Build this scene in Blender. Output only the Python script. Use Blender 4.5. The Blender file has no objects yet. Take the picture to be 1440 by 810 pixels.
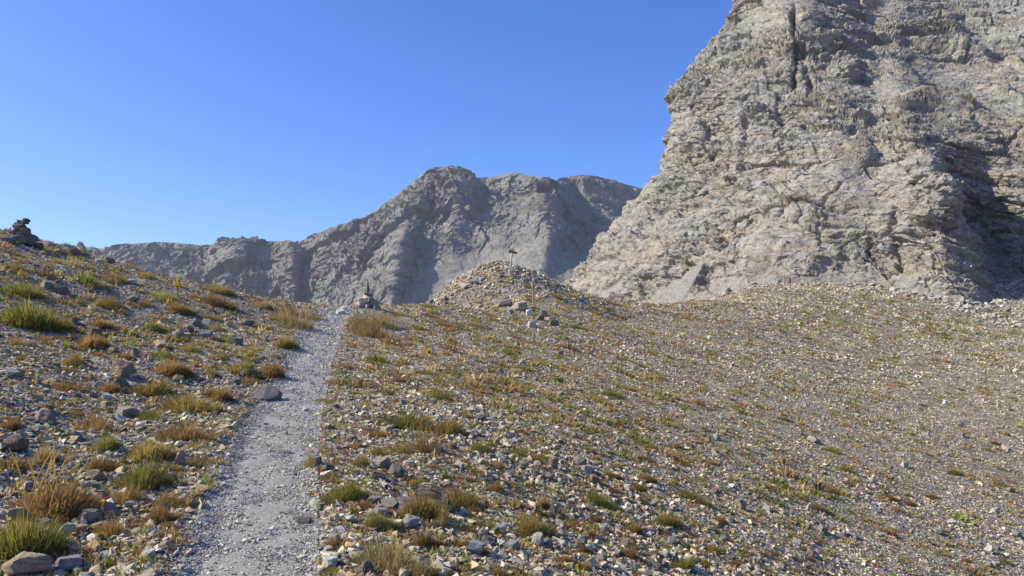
import bpy, bmesh, math, random
import numpy as np
from mathutils import Vector, Matrix, Euler

SC = bpy.context.scene
COL = SC.collection
rng = np.random.default_rng(11)
random.seed(11)

# ------------------------------------------------------------------ camera, sky, sun, exposure
EYE = 1.6
FPX = 1130.0                       # focal length for a 1440 px wide picture
PITCH = math.atan(95.0 / FPX)
cam_data = bpy.data.cameras.new('camera')
cam = bpy.data.objects.new('camera', cam_data)
COL.objects.link(cam)
cam.location = (0, 0, EYE)
cam.rotation_euler = (math.pi / 2 + PITCH, 0, 0)
cam_data.sensor_width = 36.0
cam_data.lens = 36.0 * FPX / 1440.0
cam_data.clip_start = 0.1
cam_data.clip_end = 6000
SC.camera = cam

SUN_AZ = math.radians(-93)         # from straight ahead (+Y), negative = to the left
SUN_EL = math.radians(37)
sun_dir = Vector((math.sin(SUN_AZ) * math.cos(SUN_EL), math.cos(SUN_AZ) * math.cos(SUN_EL), math.sin(SUN_EL)))
world = bpy.data.worlds.new('World')
SC.world = world
world.use_nodes = True
wn = world.node_tree
bg = wn.nodes['Background']
sky = wn.nodes.new('ShaderNodeTexSky')
sky.sky_type = 'NISHITA'
sky.sun_disc = False
sky.sun_elevation = SUN_EL
sky.sun_rotation = SUN_AZ
sky.altitude = 2300
sky.air_density = 1.0
sky.dust_density = 5.0
sky.ozone_density = 6.0
hs = wn.nodes.new('ShaderNodeHueSaturation')
hs.inputs['Saturation'].default_value = 1.20
hs.inputs['Hue'].default_value = 0.514
wn.links.new(sky.outputs[0], hs.inputs['Color'])
wn.links.new(hs.outputs[0], bg.inputs[0])
bg.inputs[1].default_value = 0.15
sl = bpy.data.lights.new('sun', 'SUN')
sl.energy = 5.0
sl.angle = math.radians(0.5)
sl.color = (1.0, 0.92, 0.75)
so = bpy.data.objects.new('sun', sl)
COL.objects.link(so)
so.rotation_euler = sun_dir.to_track_quat('Z', 'Y').to_euler()
so.location = (-60, 40, 80)
vs = SC.view_settings
vs.view_transform = 'Standard'
vs.look = 'None'
vs.exposure = 0.70
vs.gamma = 1.0
vs.use_curve_mapping = False

# ------------------------------------------------------------------ numeric helpers
def _h(ix, iy, iz, seed):
    n = (ix.astype(np.int64) * 374761393 + iy.astype(np.int64) * 668265263 + iz.astype(np.int64) * 2147483647 + seed * 1274126177) & 0xFFFFFFFF
    n = ((n ^ (n >> 13)) * 1274126177) & 0xFFFFFFFF
    n = ((n ^ (n >> 16)) * 2246822519) & 0xFFFFFFFF
    return (n ^ (n >> 15)) & 0xFFFFFFFF

def noise3(x, y, z, seed=0):
    """Gradient noise, about -1..1."""
    x, y, z = np.broadcast_arrays(np.asarray(x, float), np.asarray(y, float), np.asarray(z, float))
    x0, y0, z0 = np.floor(x), np.floor(y), np.floor(z)
    fx, fy, fz = x - x0, y - y0, z - z0
    u, v, w = (t * t * t * (t * (t * 6 - 15) + 10) for t in (fx, fy, fz))
    out = 0.0
    for dx in (0, 1):
        wx = u if dx else 1 - u
        for dy in (0, 1):
            wy = v if dy else 1 - v
            for dz in (0, 1):
                wz = w if dz else 1 - w
                h = _h(x0 + dx, y0 + dy, z0 + dz, seed)
                gx = (h & 255) / 127.5 - 1
                gy = ((h >> 8) & 255) / 127.5 - 1
                gz = ((h >> 16) & 255) / 127.5 - 1
                out = out + wx * wy * wz * (gx * (fx - dx) + gy * (fy - dy) + gz * (fz - dz))
    return out * 1.15

def fbm(x, y, z, octaves=4, seed=0, gain=0.5, lac=2.03):
    s, a = 0.0, 1.0
    for o in range(octaves):
        s = s + a * noise3(x, y, z, seed + o * 17)
        x, y, z, a = x * lac + 5.3, y * lac + 1.7, z * lac + 9.1, a * gain
    return s

def ridged(x, y, z, octaves=4, seed=0, gain=0.5, lac=2.1):
    s, a = 0.0, 1.0
    for o in range(octaves):
        s = s + a * (1 - 2.2 * np.abs(noise3(x, y, z, seed + o * 13)))
        x, y, z, a = x * lac + 3.1, y * lac + 7.7, z * lac + 2.9, a * gain
    return s

def cells(x, y, z, seed=0):
    """Worley noise: nearest distance, second distance, id of the nearest cell."""
    x0, y0, z0 = np.floor(x), np.floor(y), np.floor(z)
    f1 = np.full(x.shape, 9.0); f2 = np.full(x.shape, 9.0); idn = np.zeros(x.shape)
    for dx in (-1, 0, 1):
        for dy in (-1, 0, 1):
            for dz in (-1, 0, 1):
                h = _h(x0 + dx, y0 + dy, z0 + dz, seed)
                px = x0 + dx + (h & 1023) / 1023.0
                py = y0 + dy + ((h >> 10) & 1023) / 1023.0
                pz = z0 + dz + ((h >> 20) & 1023) / 1023.0
                d = np.sqrt((px - x) ** 2 + (py - y) ** 2 + (pz - z) ** 2)
                near = d < f1
                f2 = np.where(near, f1, np.minimum(f2, d))
                idn = np.where(near, (h % 9973) / 9973.0, idn)
                f1 = np.where(near, d, f1)
    return f1, f2, idn

def facets(x, y, z, seed=0, tip=1.0):
    """Broken-rock relief: every cell of a Worley pattern is a flat face of its own level and tilt; second value is the joint width."""
    x0, y0, z0 = np.floor(x), np.floor(y), np.floor(z)
    f1 = np.full(x.shape, 9.0); f2 = np.full(x.shape, 9.0); val = np.zeros(x.shape)
    for dx in (-1, 0, 1):
        for dy in (-1, 0, 1):
            for dz in (-1, 0, 1):
                h = _h(x0 + dx, y0 + dy, z0 + dz, seed)
                ox = x0 + dx + (h & 1023) / 1023.0 - x
                oy = y0 + dy + ((h >> 10) & 1023) / 1023.0 - y
                oz = z0 + dz + ((h >> 20) & 1023) / 1023.0 - z
                d = np.sqrt(ox * ox + oy * oy + oz * oz)
                g = _h(x0 + dx, y0 + dy, z0 + dz, seed + 77)
                lv = (g % 8191) / 8191.0 - 0.5 + tip * (ox * (((g >> 3) & 255) / 127.5 - 1) + oy * (((g >> 11) & 255) / 127.5 - 1) + oz * (((g >> 19) & 255) / 127.5 - 1))
                near = d < f1
                f2 = np.where(near, f1, np.minimum(f2, d))
                val = np.where(near, lv, val)
                f1 = np.where(near, d, f1)
    return val, f2 - f1

def smooth(a, b, x):
    t = np.clip((x - a) / (b - a), 0, 1)
    return t * t * (3 - 2 * t)

CP, SP = math.cos(PITCH), math.sin(PITCH)
def ray(px, py):
    u = (np.asarray(px, float) - 720.0) / FPX
    v = (405.0 - np.asarray(py, float)) / FPX
    return u, CP - v * SP, SP + v * CP

def at(px, py, d):
    """The world point at forward distance d that the photograph shows at px, py."""
    a, b, c = ray(px, py)
    t = d / b
    return np.stack([a * t, b * t, EYE + c * t], -1)

def to_px(P):
    P = np.asarray(P, float)
    x, y, z = P[..., 0], P[..., 1], P[..., 2] - EYE
    f = y * CP + z * SP
    v = -y * SP + z * CP
    f = np.where(f < 0.05, 0.05, f)
    return 720 + FPX * x / f, 405 - FPX * v / f, f

# ------------------------------------------------------------------ the lie of the land
LAND = [
    # trail
    (345, 810, 5.5), (365, 700, 7.3), (395, 600, 10), (432, 510, 16), (460, 460, 21.5), (470, 446, 24),
    # bank beside the trail
    (0, 810, 5.2), (100, 700, 6.8), (0, 600, 8.0), (0, 500, 11), (200, 500, 13.5), (0, 400, 14.6), (0, 333, 19),
    (60, 342, 19.5), (150, 366, 21), (225, 388, 22), (300, 405, 23), (380, 422, 24), (440, 437, 24.6), (300, 460, 18), (150, 430, 16.5),
    (200, 600, 9.4), (330, 560, 12.0),
    # slope beside the trail on its other side
    (520, 700, 7.5), (560, 600, 11), (540, 500, 18), (510, 437, 25), (560, 433, 28), (600, 431, 31), (650, 500, 20), (700, 600, 12.5), (700, 700, 8.3),
    (560, 810, 5.7), (700, 810, 6.4), (960, 810, 8.6), (960, 700, 11.6), (960, 600, 17.5), (960, 500, 31), (1200, 810, 11), (1200, 700, 15.5), (1200, 600, 24),
    (1200, 500, 45), (1440, 810, 14), (1440, 700, 20), (1440, 600, 31), (1440, 500, 55), (1440, 452, 82), (1320, 445, 80), (1200, 425, 80), (1080, 424, 72), (1100, 413, 97), (1220, 412, 90), (1325, 430, 84), (1010, 420, 88), (980, 424, 64),
    (880, 430, 55), (840, 424, 52), (1200, 460, 60), (1000, 460, 45),
    # the knoll with the signpost
    (706, 381, 46), (735, 384, 46.5), (670, 387, 45.5), (640, 398, 44), (612, 422, 41), (750, 428, 37), (690, 430, 36), (780, 403, 47), (810, 413, 49), (745, 452, 31),
    (660, 465, 26), (850, 450, 42),
]
land = [tuple(at(*p)) for p in LAND]
land += [(-16, 30, 3.4), (-12, 33, 2.2), (-8, 33, 1.4), (-5, 34, 0.8), (-3.5, 40, 1.5), (-8, 45, -2), (-20, 45, 0), (-4, 50, 2.0), (0, 56, 3.0), (-6, 62, -4),
         (0, 68, -1), (6, 66, 2.2), (12, 75, 2.0), (0, 85, -9), (-20, 70, -12), (20, 95, 3), (8, 110, -6), (-20, 110, -25), (30, 110, 10.5),
         (60, 90, 7.5), (80, 85, 8), (100, 60, 3), (120, 95, 11), (60, 120, 13), (90, 130, 15),
         (-20, 20, 6.2), (-30, 10, 8), (-28, 28, 5), (-12, 0, 2.6), (-25, -15, 5), (0, -2, -0.35), (-1, 1.5, -0.12), (0, -15, -2.2), (8, 2, -2.4), (20, -10, -6.5),
         (25, 12, -5.0), (40, 0, -9), (45, 30, -2.6), (70, 30, -4), (-45, 45, -3), (-50, 0, 9), (0, -45, -8), (60, -40, -16), (-50, -45, 6)]
land = np.array(land)
def _phi(r2):
    return 0.5 * r2 * np.log(r2 + 1e-9)
_n = len(land)
_xy = land[:, :2] / 20.0
_K = _phi(((_xy[:, None] - _xy[None]) ** 2).sum(-1)) + np.eye(_n) * 0.004
_Pm = np.hstack([np.ones((_n, 1)), _xy])
_A = np.block([[_K, _Pm], [_Pm.T, np.zeros((3, 3))]])
_W = np.linalg.solve(_A, np.concatenate([land[:, 2], np.zeros(3)]))

trail_pts = at(*[np.array(c, float) for c in zip((335, 850, 5.0), (347, 800, 5.6), (368, 700, 7.3), (395, 600, 10), (418, 545, 13), (436, 505, 16.5), (458, 462, 21.5), (473, 446, 24.5))])
trail_y = np.concatenate([[-6, 0, 3], trail_pts[:, 1], [27, 32]])
trail_x = np.concatenate([[-0.9, -1.2, -1.5], trail_pts[:, 0], [-5.2, -5.6]])
trail_w = np.interp(trail_y, [0, 5.6, 7.3, 10, 13, 16, 24, 32], [0.44, 0.43, 0.43, 0.41, 0.40, 0.40, 0.43, 0.43])
def trail(y):
    return np.interp(y, trail_y, trail_x), np.interp(y, trail_y, trail_w)
def trail_off(x, y):
    """Distance from the trail's middle in half-widths, its edge ragged."""
    xc, w = trail(y)
    return np.abs(x - xc + 0.10 * noise3(x * 0.9, y * 0.9, 0, 5)) / w + 0.22 * noise3(x * 2.3, y * 2.3, 0, 7) + 0.13 * noise3(x * 7, y * 7, 0, 8)

def lie(x, y):
    x = np.asarray(x, float); y = np.asarray(y, float)
    shp = x.shape
    q = np.stack([x.ravel(), y.ravel()], -1) / 20.0
    out = np.empty(len(q))
    for i in range(0, len(q), 40000):
        b = q[i:i + 40000]
        r2 = ((b[:, None] - _xy[None]) ** 2).sum(-1)
        out[i:i + 40000] = _phi(r2) @ _W[:_n] + _W[_n] + b @ _W[_n + 1:]
    z = out.reshape(shp)
    r = np.hypot(x, y - 20)
    k = smooth(120, 300, r)
    return z * (1 - k) + k * (-70.0)

def height(x, y):
    x = np.asarray(x, float); y = np.asarray(y, float)
    z = lie(x, y)
    r = np.hypot(x, y)
    t = trail_off(x, y)
    rough = 0.25 + 0.75 * smooth(0.8, 1.7, t)
    z = z - 0.07 * (1 - smooth(0.7, 1.5, t)) * smooth(30, 24, y)
    n = 0.11 * noise3(x * 0.42, y * 0.42, 0, 1) + 0.055 * noise3(x * 1.15, y * 1.15, 0, 2) + 0.028 * noise3(x * 3.1, y * 3.1, 0, 3)
    n = n + 0.014 * noise3(x * 8.0, y * 8.0, 0, 4) * smooth(40, 15, r) + 0.20 * noise3(x * 0.16, y * 0.16, 0, 9) * smooth(15, 50, r)
    # rubbly heap of the knoll
    kn = np.exp(-((x + 0.3) ** 2 / 14 + (y - 45) ** 2 / 18))
    n = n + kn * 0.24 * (ridged(x * 0.45, y * 0.45, 0, 3, 41) - .5)
    return z + n * rough

def normal_at(x, y, e=0.15):
    zx = (height(x + e, y) - height(x - e, y)) / (2 * e)
    zy = (height(x, y + e) - height(x, y - e)) / (2 * e)
    nrm = np.stack([-zx, -zy, np.ones_like(zx)], -1)
    return nrm / np.linalg.norm(nrm, axis=-1, keepdims=True)

_ds = np.concatenate([np.geomspace(3.0, 26, 420), np.geomspace(26.15, 100, 380)])
def ground_hit(px, py):
    """Where the sight line through px, py first meets the land (forward distance; nan if it does not)."""
    px = np.atleast_1d(np.asarray(px, float)); py = np.atleast_1d(np.asarray(py, float))
    a, b, c = ray(px, py)
    a, c = a / b, c / b
    res = np.full((len(px), 3), np.nan)
    for i in range(0, len(px), 200):
        s = slice(i, i + 200)
        X = a[s, None] * _ds; Y = np.broadcast_to(_ds, X.shape); Z = EYE + c[s, None] * _ds
        below = Z < height(X, Y)
        hit = below.any(1)
        k = np.maximum(below.argmax(1), 1)
        ii = np.arange(len(k))
        g0 = Z[ii, k - 1] - height(X[ii, k - 1], Y[ii, k - 1]); g1 = Z[ii, k] - height(X[ii, k], Y[ii, k])
        f = g0 / np.maximum(g0 - g1, 1e-6)
        d = _ds[k - 1] + (_ds[k] - _ds[k - 1]) * np.clip(f, 0, 1)
        P = np.stack([a[s] * d, d, EYE + c[s] * d], -1)
        P[~hit] = np.nan
        res[s] = P
    return res

# ------------------------------------------------------------------ mesh helpers
def mesh_from(name, V, F, smooth_shade=False, colors=None, attr='tint'):
    """F: an (n, k) integer array; every face has k corners."""
    V = np.asarray(V, np.float32); F = np.asarray(F, np.int32)
    me = bpy.data.meshes.new(name)
    me.vertices.add(len(V)); me.vertices.foreach_set('co', V.ravel())
    k = F.shape[1]
    me.loops.add(F.size); me.loops.foreach_set('vertex_index', F.ravel())
    me.polygons.add(len(F))
    me.polygons.foreach_set('loop_start', np.arange(0, F.size, k, dtype=np.int32))
    me.polygons.foreach_set('loop_total', np.full(len(F), k, np.int32))
    me.polygons.foreach_set('use_smooth', np.full(len(F), smooth_shade))
    if colors is not None:
        a = me.color_attributes.new(attr, 'FLOAT_COLOR', 'POINT')
        c = np.ones((len(V), 4), np.float32)
        colors = np.asarray(colors, np.float32)
        c[:, :colors.shape[1]] = colors
        a.data.foreach_set('color', c.ravel())
    me.update(calc_edges=True)
    return me

def grid_faces(nr, nc, closed=False):
    i = np.arange(nr - 1)[:, None]
    j = np.arange(nc if closed else nc - 1)[None]
    j2 = (j + 1) % nc
    return np.stack([i * nc + j, i * nc + j2, (i + 1) * nc + j2, (i + 1) * nc + j], -1).reshape(-1, 4)

def link(name, me, mat=None, parent=None):
    o = bpy.data.objects.new(name, me)
    if mat is not None and not me.materials:
        me.materials.append(mat)
    COL.objects.link(o)
    if parent is not None:
        o.parent = parent
    return o

def tag(o, label, cat=None, group=None, kind=None):
    o['label'] = label
    if cat: o['category'] = cat
    if group: o['group'] = group
    if kind: o['kind'] = kind
    return o

# ------------------------------------------------------------------ materials
class Nodes:
    def __init__(s, name):
        s.m = bpy.data.materials.new(name); s.m.use_nodes = True
        s.t = s.m.node_tree; s.t.nodes.clear()
        s.out = s.t.nodes.new('ShaderNodeOutputMaterial')
    def n(s, typ, **kw):
        nd = s.t.nodes.new(typ)
        for k, v in kw.items(): setattr(nd, k, v)
        return nd
    def l(s, a, b): s.t.links.new(a, b)
    def coord(s, scale=(1, 1, 1), rot=(0, 0, 0), kind='Object'):
        if kind == 'World':
            src = s.n('ShaderNodeNewGeometry').outputs['Position']
        else:
            src = s.n('ShaderNodeTexCoord').outputs[kind]
        mp = s.n('ShaderNodeMapping')
        mp.inputs['Scale'].default_value = scale; mp.inputs['Rotation'].default_value = rot
        s.l(src, mp.inputs['Vector']); return mp.outputs[0]
    def noise(s, vec, scale, detail=5, rough=0.55, dist=0.0):
        nd = s.n('ShaderNodeTexNoise')
        nd.inputs['Scale'].default_value = scale; nd.inputs['Detail'].default_value = detail
        nd.inputs['Roughness'].default_value = rough; nd.inputs['Distortion'].default_value = dist
        s.l(vec, nd.inputs['Vector']); return nd.outputs[0]
    def voro(s, vec, scale, out='Distance', feature='F1'):
        nd = s.n('ShaderNodeTexVoronoi', feature=feature); nd.inputs['Scale'].default_value = scale
        s.l(vec, nd.inputs['Vector']); return nd.outputs[out]
    def ramp(s, fac, stops, interp='LINEAR'):
        nd = s.n('ShaderNodeValToRGB'); r = nd.color_ramp; r.interpolation = interp
        while len(r.elements) > 1: r.elements.remove(r.elements[-1])
        for i, (p, c) in enumerate(stops):
            e = r.elements[0] if i == 0 else r.elements.new(p)
            e.position = p; e.color = tuple(c) + (1,) if len(c) == 3 else c
        s.l(fac, nd.inputs[0]); return nd.outputs[0]
    def mix(s, fac, a, b, mode='MIX'):
        nd = s.n('ShaderNodeMix', data_type='RGBA', blend_type=mode)
        for v, i in ((fac, 0), (a, 6), (b, 7)):
            if isinstance(v, (int, float)): nd.inputs[i].default_value = v
            elif isinstance(v, tuple): nd.inputs[i].default_value = v + (1,)
            else: s.l(v, nd.inputs[i])
        return nd.outputs[2]
    def math(s, op, a, b=0.0, clamp=False):
        nd = s.n('ShaderNodeMath', operation=op, use_clamp=clamp)
        for v, i in ((a, 0), (b, 1)):
            if isinstance(v, (int, float)): nd.inputs[i].default_value = v
            else: s.l(v, nd.inputs[i])
        return nd.outputs[0]
    def bump(s, h, dist, strength=1.0, prev=None):
        nd = s.n('ShaderNodeBump'); nd.inputs['Distance'].default_value = dist; nd.inputs['Strength'].default_value = strength
        s.l(h, nd.inputs['Height'])
        if prev is not None: s.l(prev, nd.inputs['Normal'])
        return nd.outputs[0]
    def surf(s, color, rough=0.9, normal=None, spec=0.2):
        b = s.n('ShaderNodeBsdfPrincipled')
        if isinstance(color, tuple): b.inputs['Base Color'].default_value = color + (1,)
        else: s.l(color, b.inputs['Base Color'])
        b.inputs['Roughness'].default_value = rough; b.inputs['Specular IOR Level'].default_value = spec
        if normal is not None: s.l(normal, b.inputs['Normal'])
        s.l(b.outputs[0], s.out.inputs[0]); return s.m

def ground_mat():
    N = Nodes('scree_ground'); v = N.coord(kind='World')
    big = N.noise(v, 0.35, 4); mid = N.noise(v, 2.2, 5, 0.6); fine = N.noise(v, 22, 6, 0.65)
    cellc = N.voro(v, 17, 'Color'); cell = N.voro(v, 17)
    cellb = N.voro(v, 5.5, 'Color'); cellbd = N.voro(v, 5.5)
    sep = N.n('ShaderNodeSeparateColor'); N.l(cellc, sep.inputs[0])
    sepb = N.n('ShaderNodeSeparateColor'); N.l(cellb, sepb.inputs[0])
    peb = N.ramp(sep.outputs[0], [(0, (.08, .07, .055)), (.3, (.18, .16, .12)), (.6, (.29, .265, .205)), (.85, (.42, .39, .32)), (1, (.32, .24, .14))])
    pebb = N.ramp(sepb.outputs[1], [(0, (.10, .085, .06)), (.4, (.18, .155, .115)), (.8, (.28, .255, .205)), (1, (.26, .19, .12))])
    col = N.mix(0.35, peb, pebb)
    soil = N.ramp(fine, [(.3, (.105, .08, .05)), (.7, (.22, .175, .115))])
    grass = N.ramp(fine, [(.3, (.14, .12, .05)), (.7, (.28, .235, .10))])
    m = N.math('MULTIPLY', N.ramp(mid, [(.42, (0, 0, 0)), (.62, (1, 1, 1))]), 0.55)
    col = N.mix(m, col, soil)
    m2 = N.math('MULTIPLY', N.ramp(N.noise(v, 1.1, 6, 0.7), [(.55, (0, 0, 0)), (.66, (1, 1, 1))]), 0.6)
    col = N.mix(m2, col, grass)
    h = N.math('ADD', N.math('MULTIPLY', cell, -1.0), N.math('MULTIPLY', fine, 0.5))
    b = N.bump(h, 0.025, 0.8)
    b = N.bump(mid, 0.08, 0.7, b)
    return N.surf(col, 0.95, b, 0.1)

def path_mat():
    N = Nodes('trail_gravel'); v = N.coord(kind='World')
    fine = N.noise(v, 60, 5, 0.7); mid = N.noise(v, 3, 5, 0.6)
    cellc = N.voro(v, 120, 'Color'); cell = N.noise(v, 28, 6, 0.75)
    sep = N.n('ShaderNodeSeparateColor'); N.l(cellc, sep.inputs[0])
    col = N.ramp(sep.outputs[0], [(0, (.17, .165, .155)), (.35, (.27, .262, .245)), (.75, (.34, .33, .305)), (1, (.46, .445, .405))])
    col = N.mix(0.45, col, N.ramp(mid, [(.3, (.235, .222, .19)), (.7, (.33, .316, .28))]))
    h = N.math('ADD', cell, N.math('MULTIPLY', fine, 0.5))
    return N.surf(col, 0.95, N.bump(h, 0.02, 0.8), 0.1)

def stone_mat(name, source):
    """Bare schist and limestone; the tint comes from the mesh's own colour or from the object's colour."""
    N = Nodes(name)
    if source == 'attr':
        a = N.n('ShaderNodeVertexColor', layer_name='tint'); base = a.outputs[0]; v = N.coord(kind='World')
        k = 14.0; lay = N.noise(v, k, 5, 0.65)
    else:
        oi = N.n('ShaderNodeObjectInfo'); base = oi.outputs['Color']
        cam_v = N.coord(kind='Object')
        add = N.n('ShaderNodeVectorMath', operation='ADD'); N.l(cam_v, add.inputs[0]); N.l(oi.outputs['Location'], add.inputs[1]); v = add.outputs[0]
        lay = N.noise(v, 3.5, 7, 0.7)
    col = N.mix(1.0, base, N.ramp(lay, [(.25, (.55, .54, .53)), (.5, (1, 1, 1)), (.78, (1.35, 1.32, 1.25))]), 'MULTIPLY')
    if source != 'attr':
        mp = N.n('ShaderNodeMapping'); mp.inputs['Scale'].default_value = (1, 1, 6); N.l(v, mp.inputs[0])
        str_ = N.noise(mp.outputs[0], 3.0, 4, 0.6)
        col = N.mix(0.6, col, N.mix(1.0, col, N.ramp(str_, [(.35, (.62, .6, .58)), (.6, (1.15, 1.12, 1.08))]), 'MULTIPLY'))
        lich = N.ramp(N.noise(v, 9, 4, 0.6), [(.62, (0, 0, 0)), (.68, (1, 1, 1))])
        col = N.mix(N.math('MULTIPLY', lich, 0.35), col, (.30, .22, .12))
        b = N.bump(lay, 0.05, 0.8); b = N.bump(str_, 0.03, 0.8, b)
    else:
        b = N.bump(lay, 0.02, 0.8)
    return N.surf(col, 0.9, b, 0.15)

def blade_mat(name, source):
    N = Nodes(name)
    a = N.n('ShaderNodeVertexColor', layer_name='tint')
    if source == 'attr':
        col = a.outputs[0]
    else:
        oi = N.n('ShaderNodeObjectInfo')
        sep = N.n('ShaderNodeSeparateColor'); N.l(a.outputs[0], sep.inputs[0])
        straw = N.mix(N.math('MULTIPLY', oi.outputs['Random'], 0.6), (.32, .25, .12), (.25, .165, .085))
        col = N.mix(sep.outputs[1], oi.outputs['Color'], straw)          # dry blades among the live ones
        col = N.mix(1.0, col, N.ramp(sep.outputs[0], [(0, (.5, .5, .5)), (1, (1.45, 1.45, 1.45))]), 'MULTIPLY')
    d = N.n('ShaderNodeBsdfDiffuse'); t = N.n('ShaderNodeBsdfTranslucent'); N.l(col, d.inputs[0])
    N.l(N.mix(1.0, col, (1.25, 1.15, .8), 'MULTIPLY'), t.inputs[0])
    mx = N.n('ShaderNodeMixShader'); mx.inputs[0].default_value = 0.42
    N.l(d.outputs[0], mx.inputs[1]); N.l(t.outputs[0], mx.inputs[2]); N.l(mx.outputs[0], N.out.inputs[0])
    return N.m

def cliff_mat():
    N = Nodes('cliff_rock'); v = N.coord(kind='World')
    vb = N.coord((1, 1, 5.0), (0.0, math.radians(-18), 0), kind='World')
    big = N.noise(v, 0.045, 5, 0.6, 0.6); mid = N.noise(v, 0.22, 6, 0.65); fine = N.noise(v, 1.6, 6, 0.7)
    bed = N.noise(vb, 0.28, 8, 0.68, 0.5); bed2 = N.noise(vb, 1.1, 6, 0.7)
    col = N.ramp(bed, [(.25, (.18, .172, .152)), (.45, (.30, .287, .255)), (.6, (.38, .364, .325)), (.78, (.50, .48, .435))])
    warm = N.ramp(N.noise(vb, 0.10, 8, 0.75, 1.0), [(.47, (0, 0, 0)), (.60, (1, 1, 1))])
    col = N.mix(N.math('MULTIPLY', warm, 0.5), col, N.ramp(mid, [(.3, (.27, .20, .125)), (.7, (.44, .355, .245))]))
    cool = N.ramp(big, [(.52, (0, 0, 0)), (.70, (1, 1, 1))])
    col = N.mix(N.math('MULTIPLY', cool, 0.5), col, N.ramp(fine, [(.3, (.24, .238, .225)), (.7, (.38, .376, .355))]))
    blk = N.ramp(N.noise(v, 0.9, 8, 0.8), [(.30, (.48, .47, .45)), (.48, (.98, .98, .98)), (.70, (1.4, 1.38, 1.3))])
    col = N.mix(1.0, col, blk, 'MULTIPLY')
    att = N.n('ShaderNodeVertexColor', layer_name='tint')
    sep = N.n('ShaderNodeSeparateColor'); N.l(att.outputs[0], sep.inputs[0])
    grit = N.ramp(N.noise(v, 3.0, 8, 0.85), [(.30, (.17, .16, .14)), (.5, (.29, .277, .245)), (.7, (.43, .412, .37))])
    col = N.mix(sep.outputs[0], col, grit)
    b = N.bump(bed2, 0.7, 0.7); b = N.bump(fine, 0.4, 0.7, b); b = N.bump(N.noise(v, 5, 5, 0.7), 0.15, 0.8, b)
    return N.surf(col, 0.95, b, 0.1)

def mountain_mat():
    N = Nodes('mountain_rock'); v = N.coord(kind='World')
    vb = N.coord((1, 1, 3.5), (0.0, math.radians(8), 0), kind='World')
    bed = N.noise(vb, 0.03, 9, 0.68, 0.6); fine = N.noise(v, 0.16, 8, 0.72); big = N.noise(v, 0.008, 5, 0.6)
    rock = N.ramp(bed, [(.28, (.115, .112, .10)), (.5, (.21, .202, .18)), (.75, (.32, .308, .275))])
    rock = N.mix(N.math('MULTIPLY', N.ramp(big, [(.5, (0, 0, 0)), (.7, (1, 1, 1))]), 0.5), rock, (.23, .20, .16))
    scree = N.ramp(fine, [(.3, (.20, .194, .168)), (.7, (.275, .265, .23))])
    att = N.n('ShaderNodeVertexColor', layer_name='tint')
    sep = N.n('ShaderNodeSeparateColor'); N.l(att.outputs[0], sep.inputs[0])
    col = N.mix(sep.outputs[0], rock, scree)
    col = N.mix(1.0, col, N.ramp(fine, [(.3, (.72, .72, .72)), (.5, (1, 1, 1)), (.7, (1.25, 1.25, 1.22))]), 'MULTIPLY')
    b = N.bump(fine, 3.0, 0.8); b = N.bump(bed, 6.0, 0.8, b); b = N.bump(N.noise(v, 0.5, 6, 0.75), 1.2, 0.7, b)
    return N.surf(col, 0.95, b, 0.1)

def wood_mat(name, c1, c2):
    N = Nodes(name); v = N.coord((14, 14, 1.4)); n = N.noise(v, 3, 6, 0.65)
    return N.surf(N.ramp(n, [(.3, c1), (.7, c2)]), 0.85, N.bump(n, 0.01, 0.6), 0.2)

M_GROUND = ground_mat(); M_PATH = path_mat()
M_STONES = stone_mat('loose_stone', 'attr'); M_ROCK = stone_mat('rock', 'object')
M_BLADE = blade_mat('tussock_blades', 'object'); M_GRASS = blade_mat('distant_grass', 'attr')
M_CLIFF = cliff_mat(); M_MOUNT = mountain_mat()
M_WOODG = wood_mat('weathered_wood', (.27, .25, .22), (.50, .47, .42))
M_WOODB = wood_mat('brown_board', (.13, .085, .055), (.26, .18, .12))
M_WOODO = wood_mat('ochre_wood', (.22, .14, .065), (.36, .24, .12))

# ------------------------------------------------------------------ ground
def build_ground():
    fine_a = np.radians(np.linspace(-44, 45, 640))
    coarse = np.radians(np.linspace(45, 316, 64)[1:-1])
    ang = np.concatenate([fine_a, coarse])
    rad = np.concatenate([[0.01, 0.8, 1.6, 2.3], np.geomspace(3.0, 115, 560), np.geomspace(118, 1500, 24)])
    R, A = np.meshgrid(rad, ang, indexing='ij')
    X, Y = R * np.sin(A), R * np.cos(A)
    Z = height(X, Y)
    V = np.stack([X, Y, Z], -1).reshape(-1, 3)
    F = grid_faces(len(rad), len(ang), True)[:, ::-1]
    me = mesh_from('ground', V, F, True)
    o = link('ground', me, M_GROUND)
    tag(o, 'stony slope of grey scree and brown soil around the trail', kind='structure')

def build_path():
    ys = np.concatenate([np.linspace(-4, 3, 20)[:-1], np.geomspace(3, 27.5, 620)])
    us = np.linspace(-1.9, 1.9, 76)
    xc, w = trail(ys)
    X = xc[:, None] + us[None] * w[:, None]; Y = np.repeat(ys[:, None], len(us), 1)
    t = trail_off(X, Y)
    lift = np.clip((1.05 - t) * 0.05, -0.05, 0.022)
    Z = height(X, Y) + lift + 0.018 * noise3(X * 3.2, Y * 2.2, 0, 60) + 0.009 * noise3(X * 12, Y * 12, 0, 61) + 0.004 * noise3(X * 30, Y * 30, 0, 62)
    V = np.stack([X, Y, Z], -1).reshape(-1, 3)
    me = mesh_from('path', V, grid_faces(len(ys), len(us)), True)
    o = link('path', me, M_PATH)
    tag(o, 'pale grey gravel footpath climbing to the saddle', kind='structure')

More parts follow.
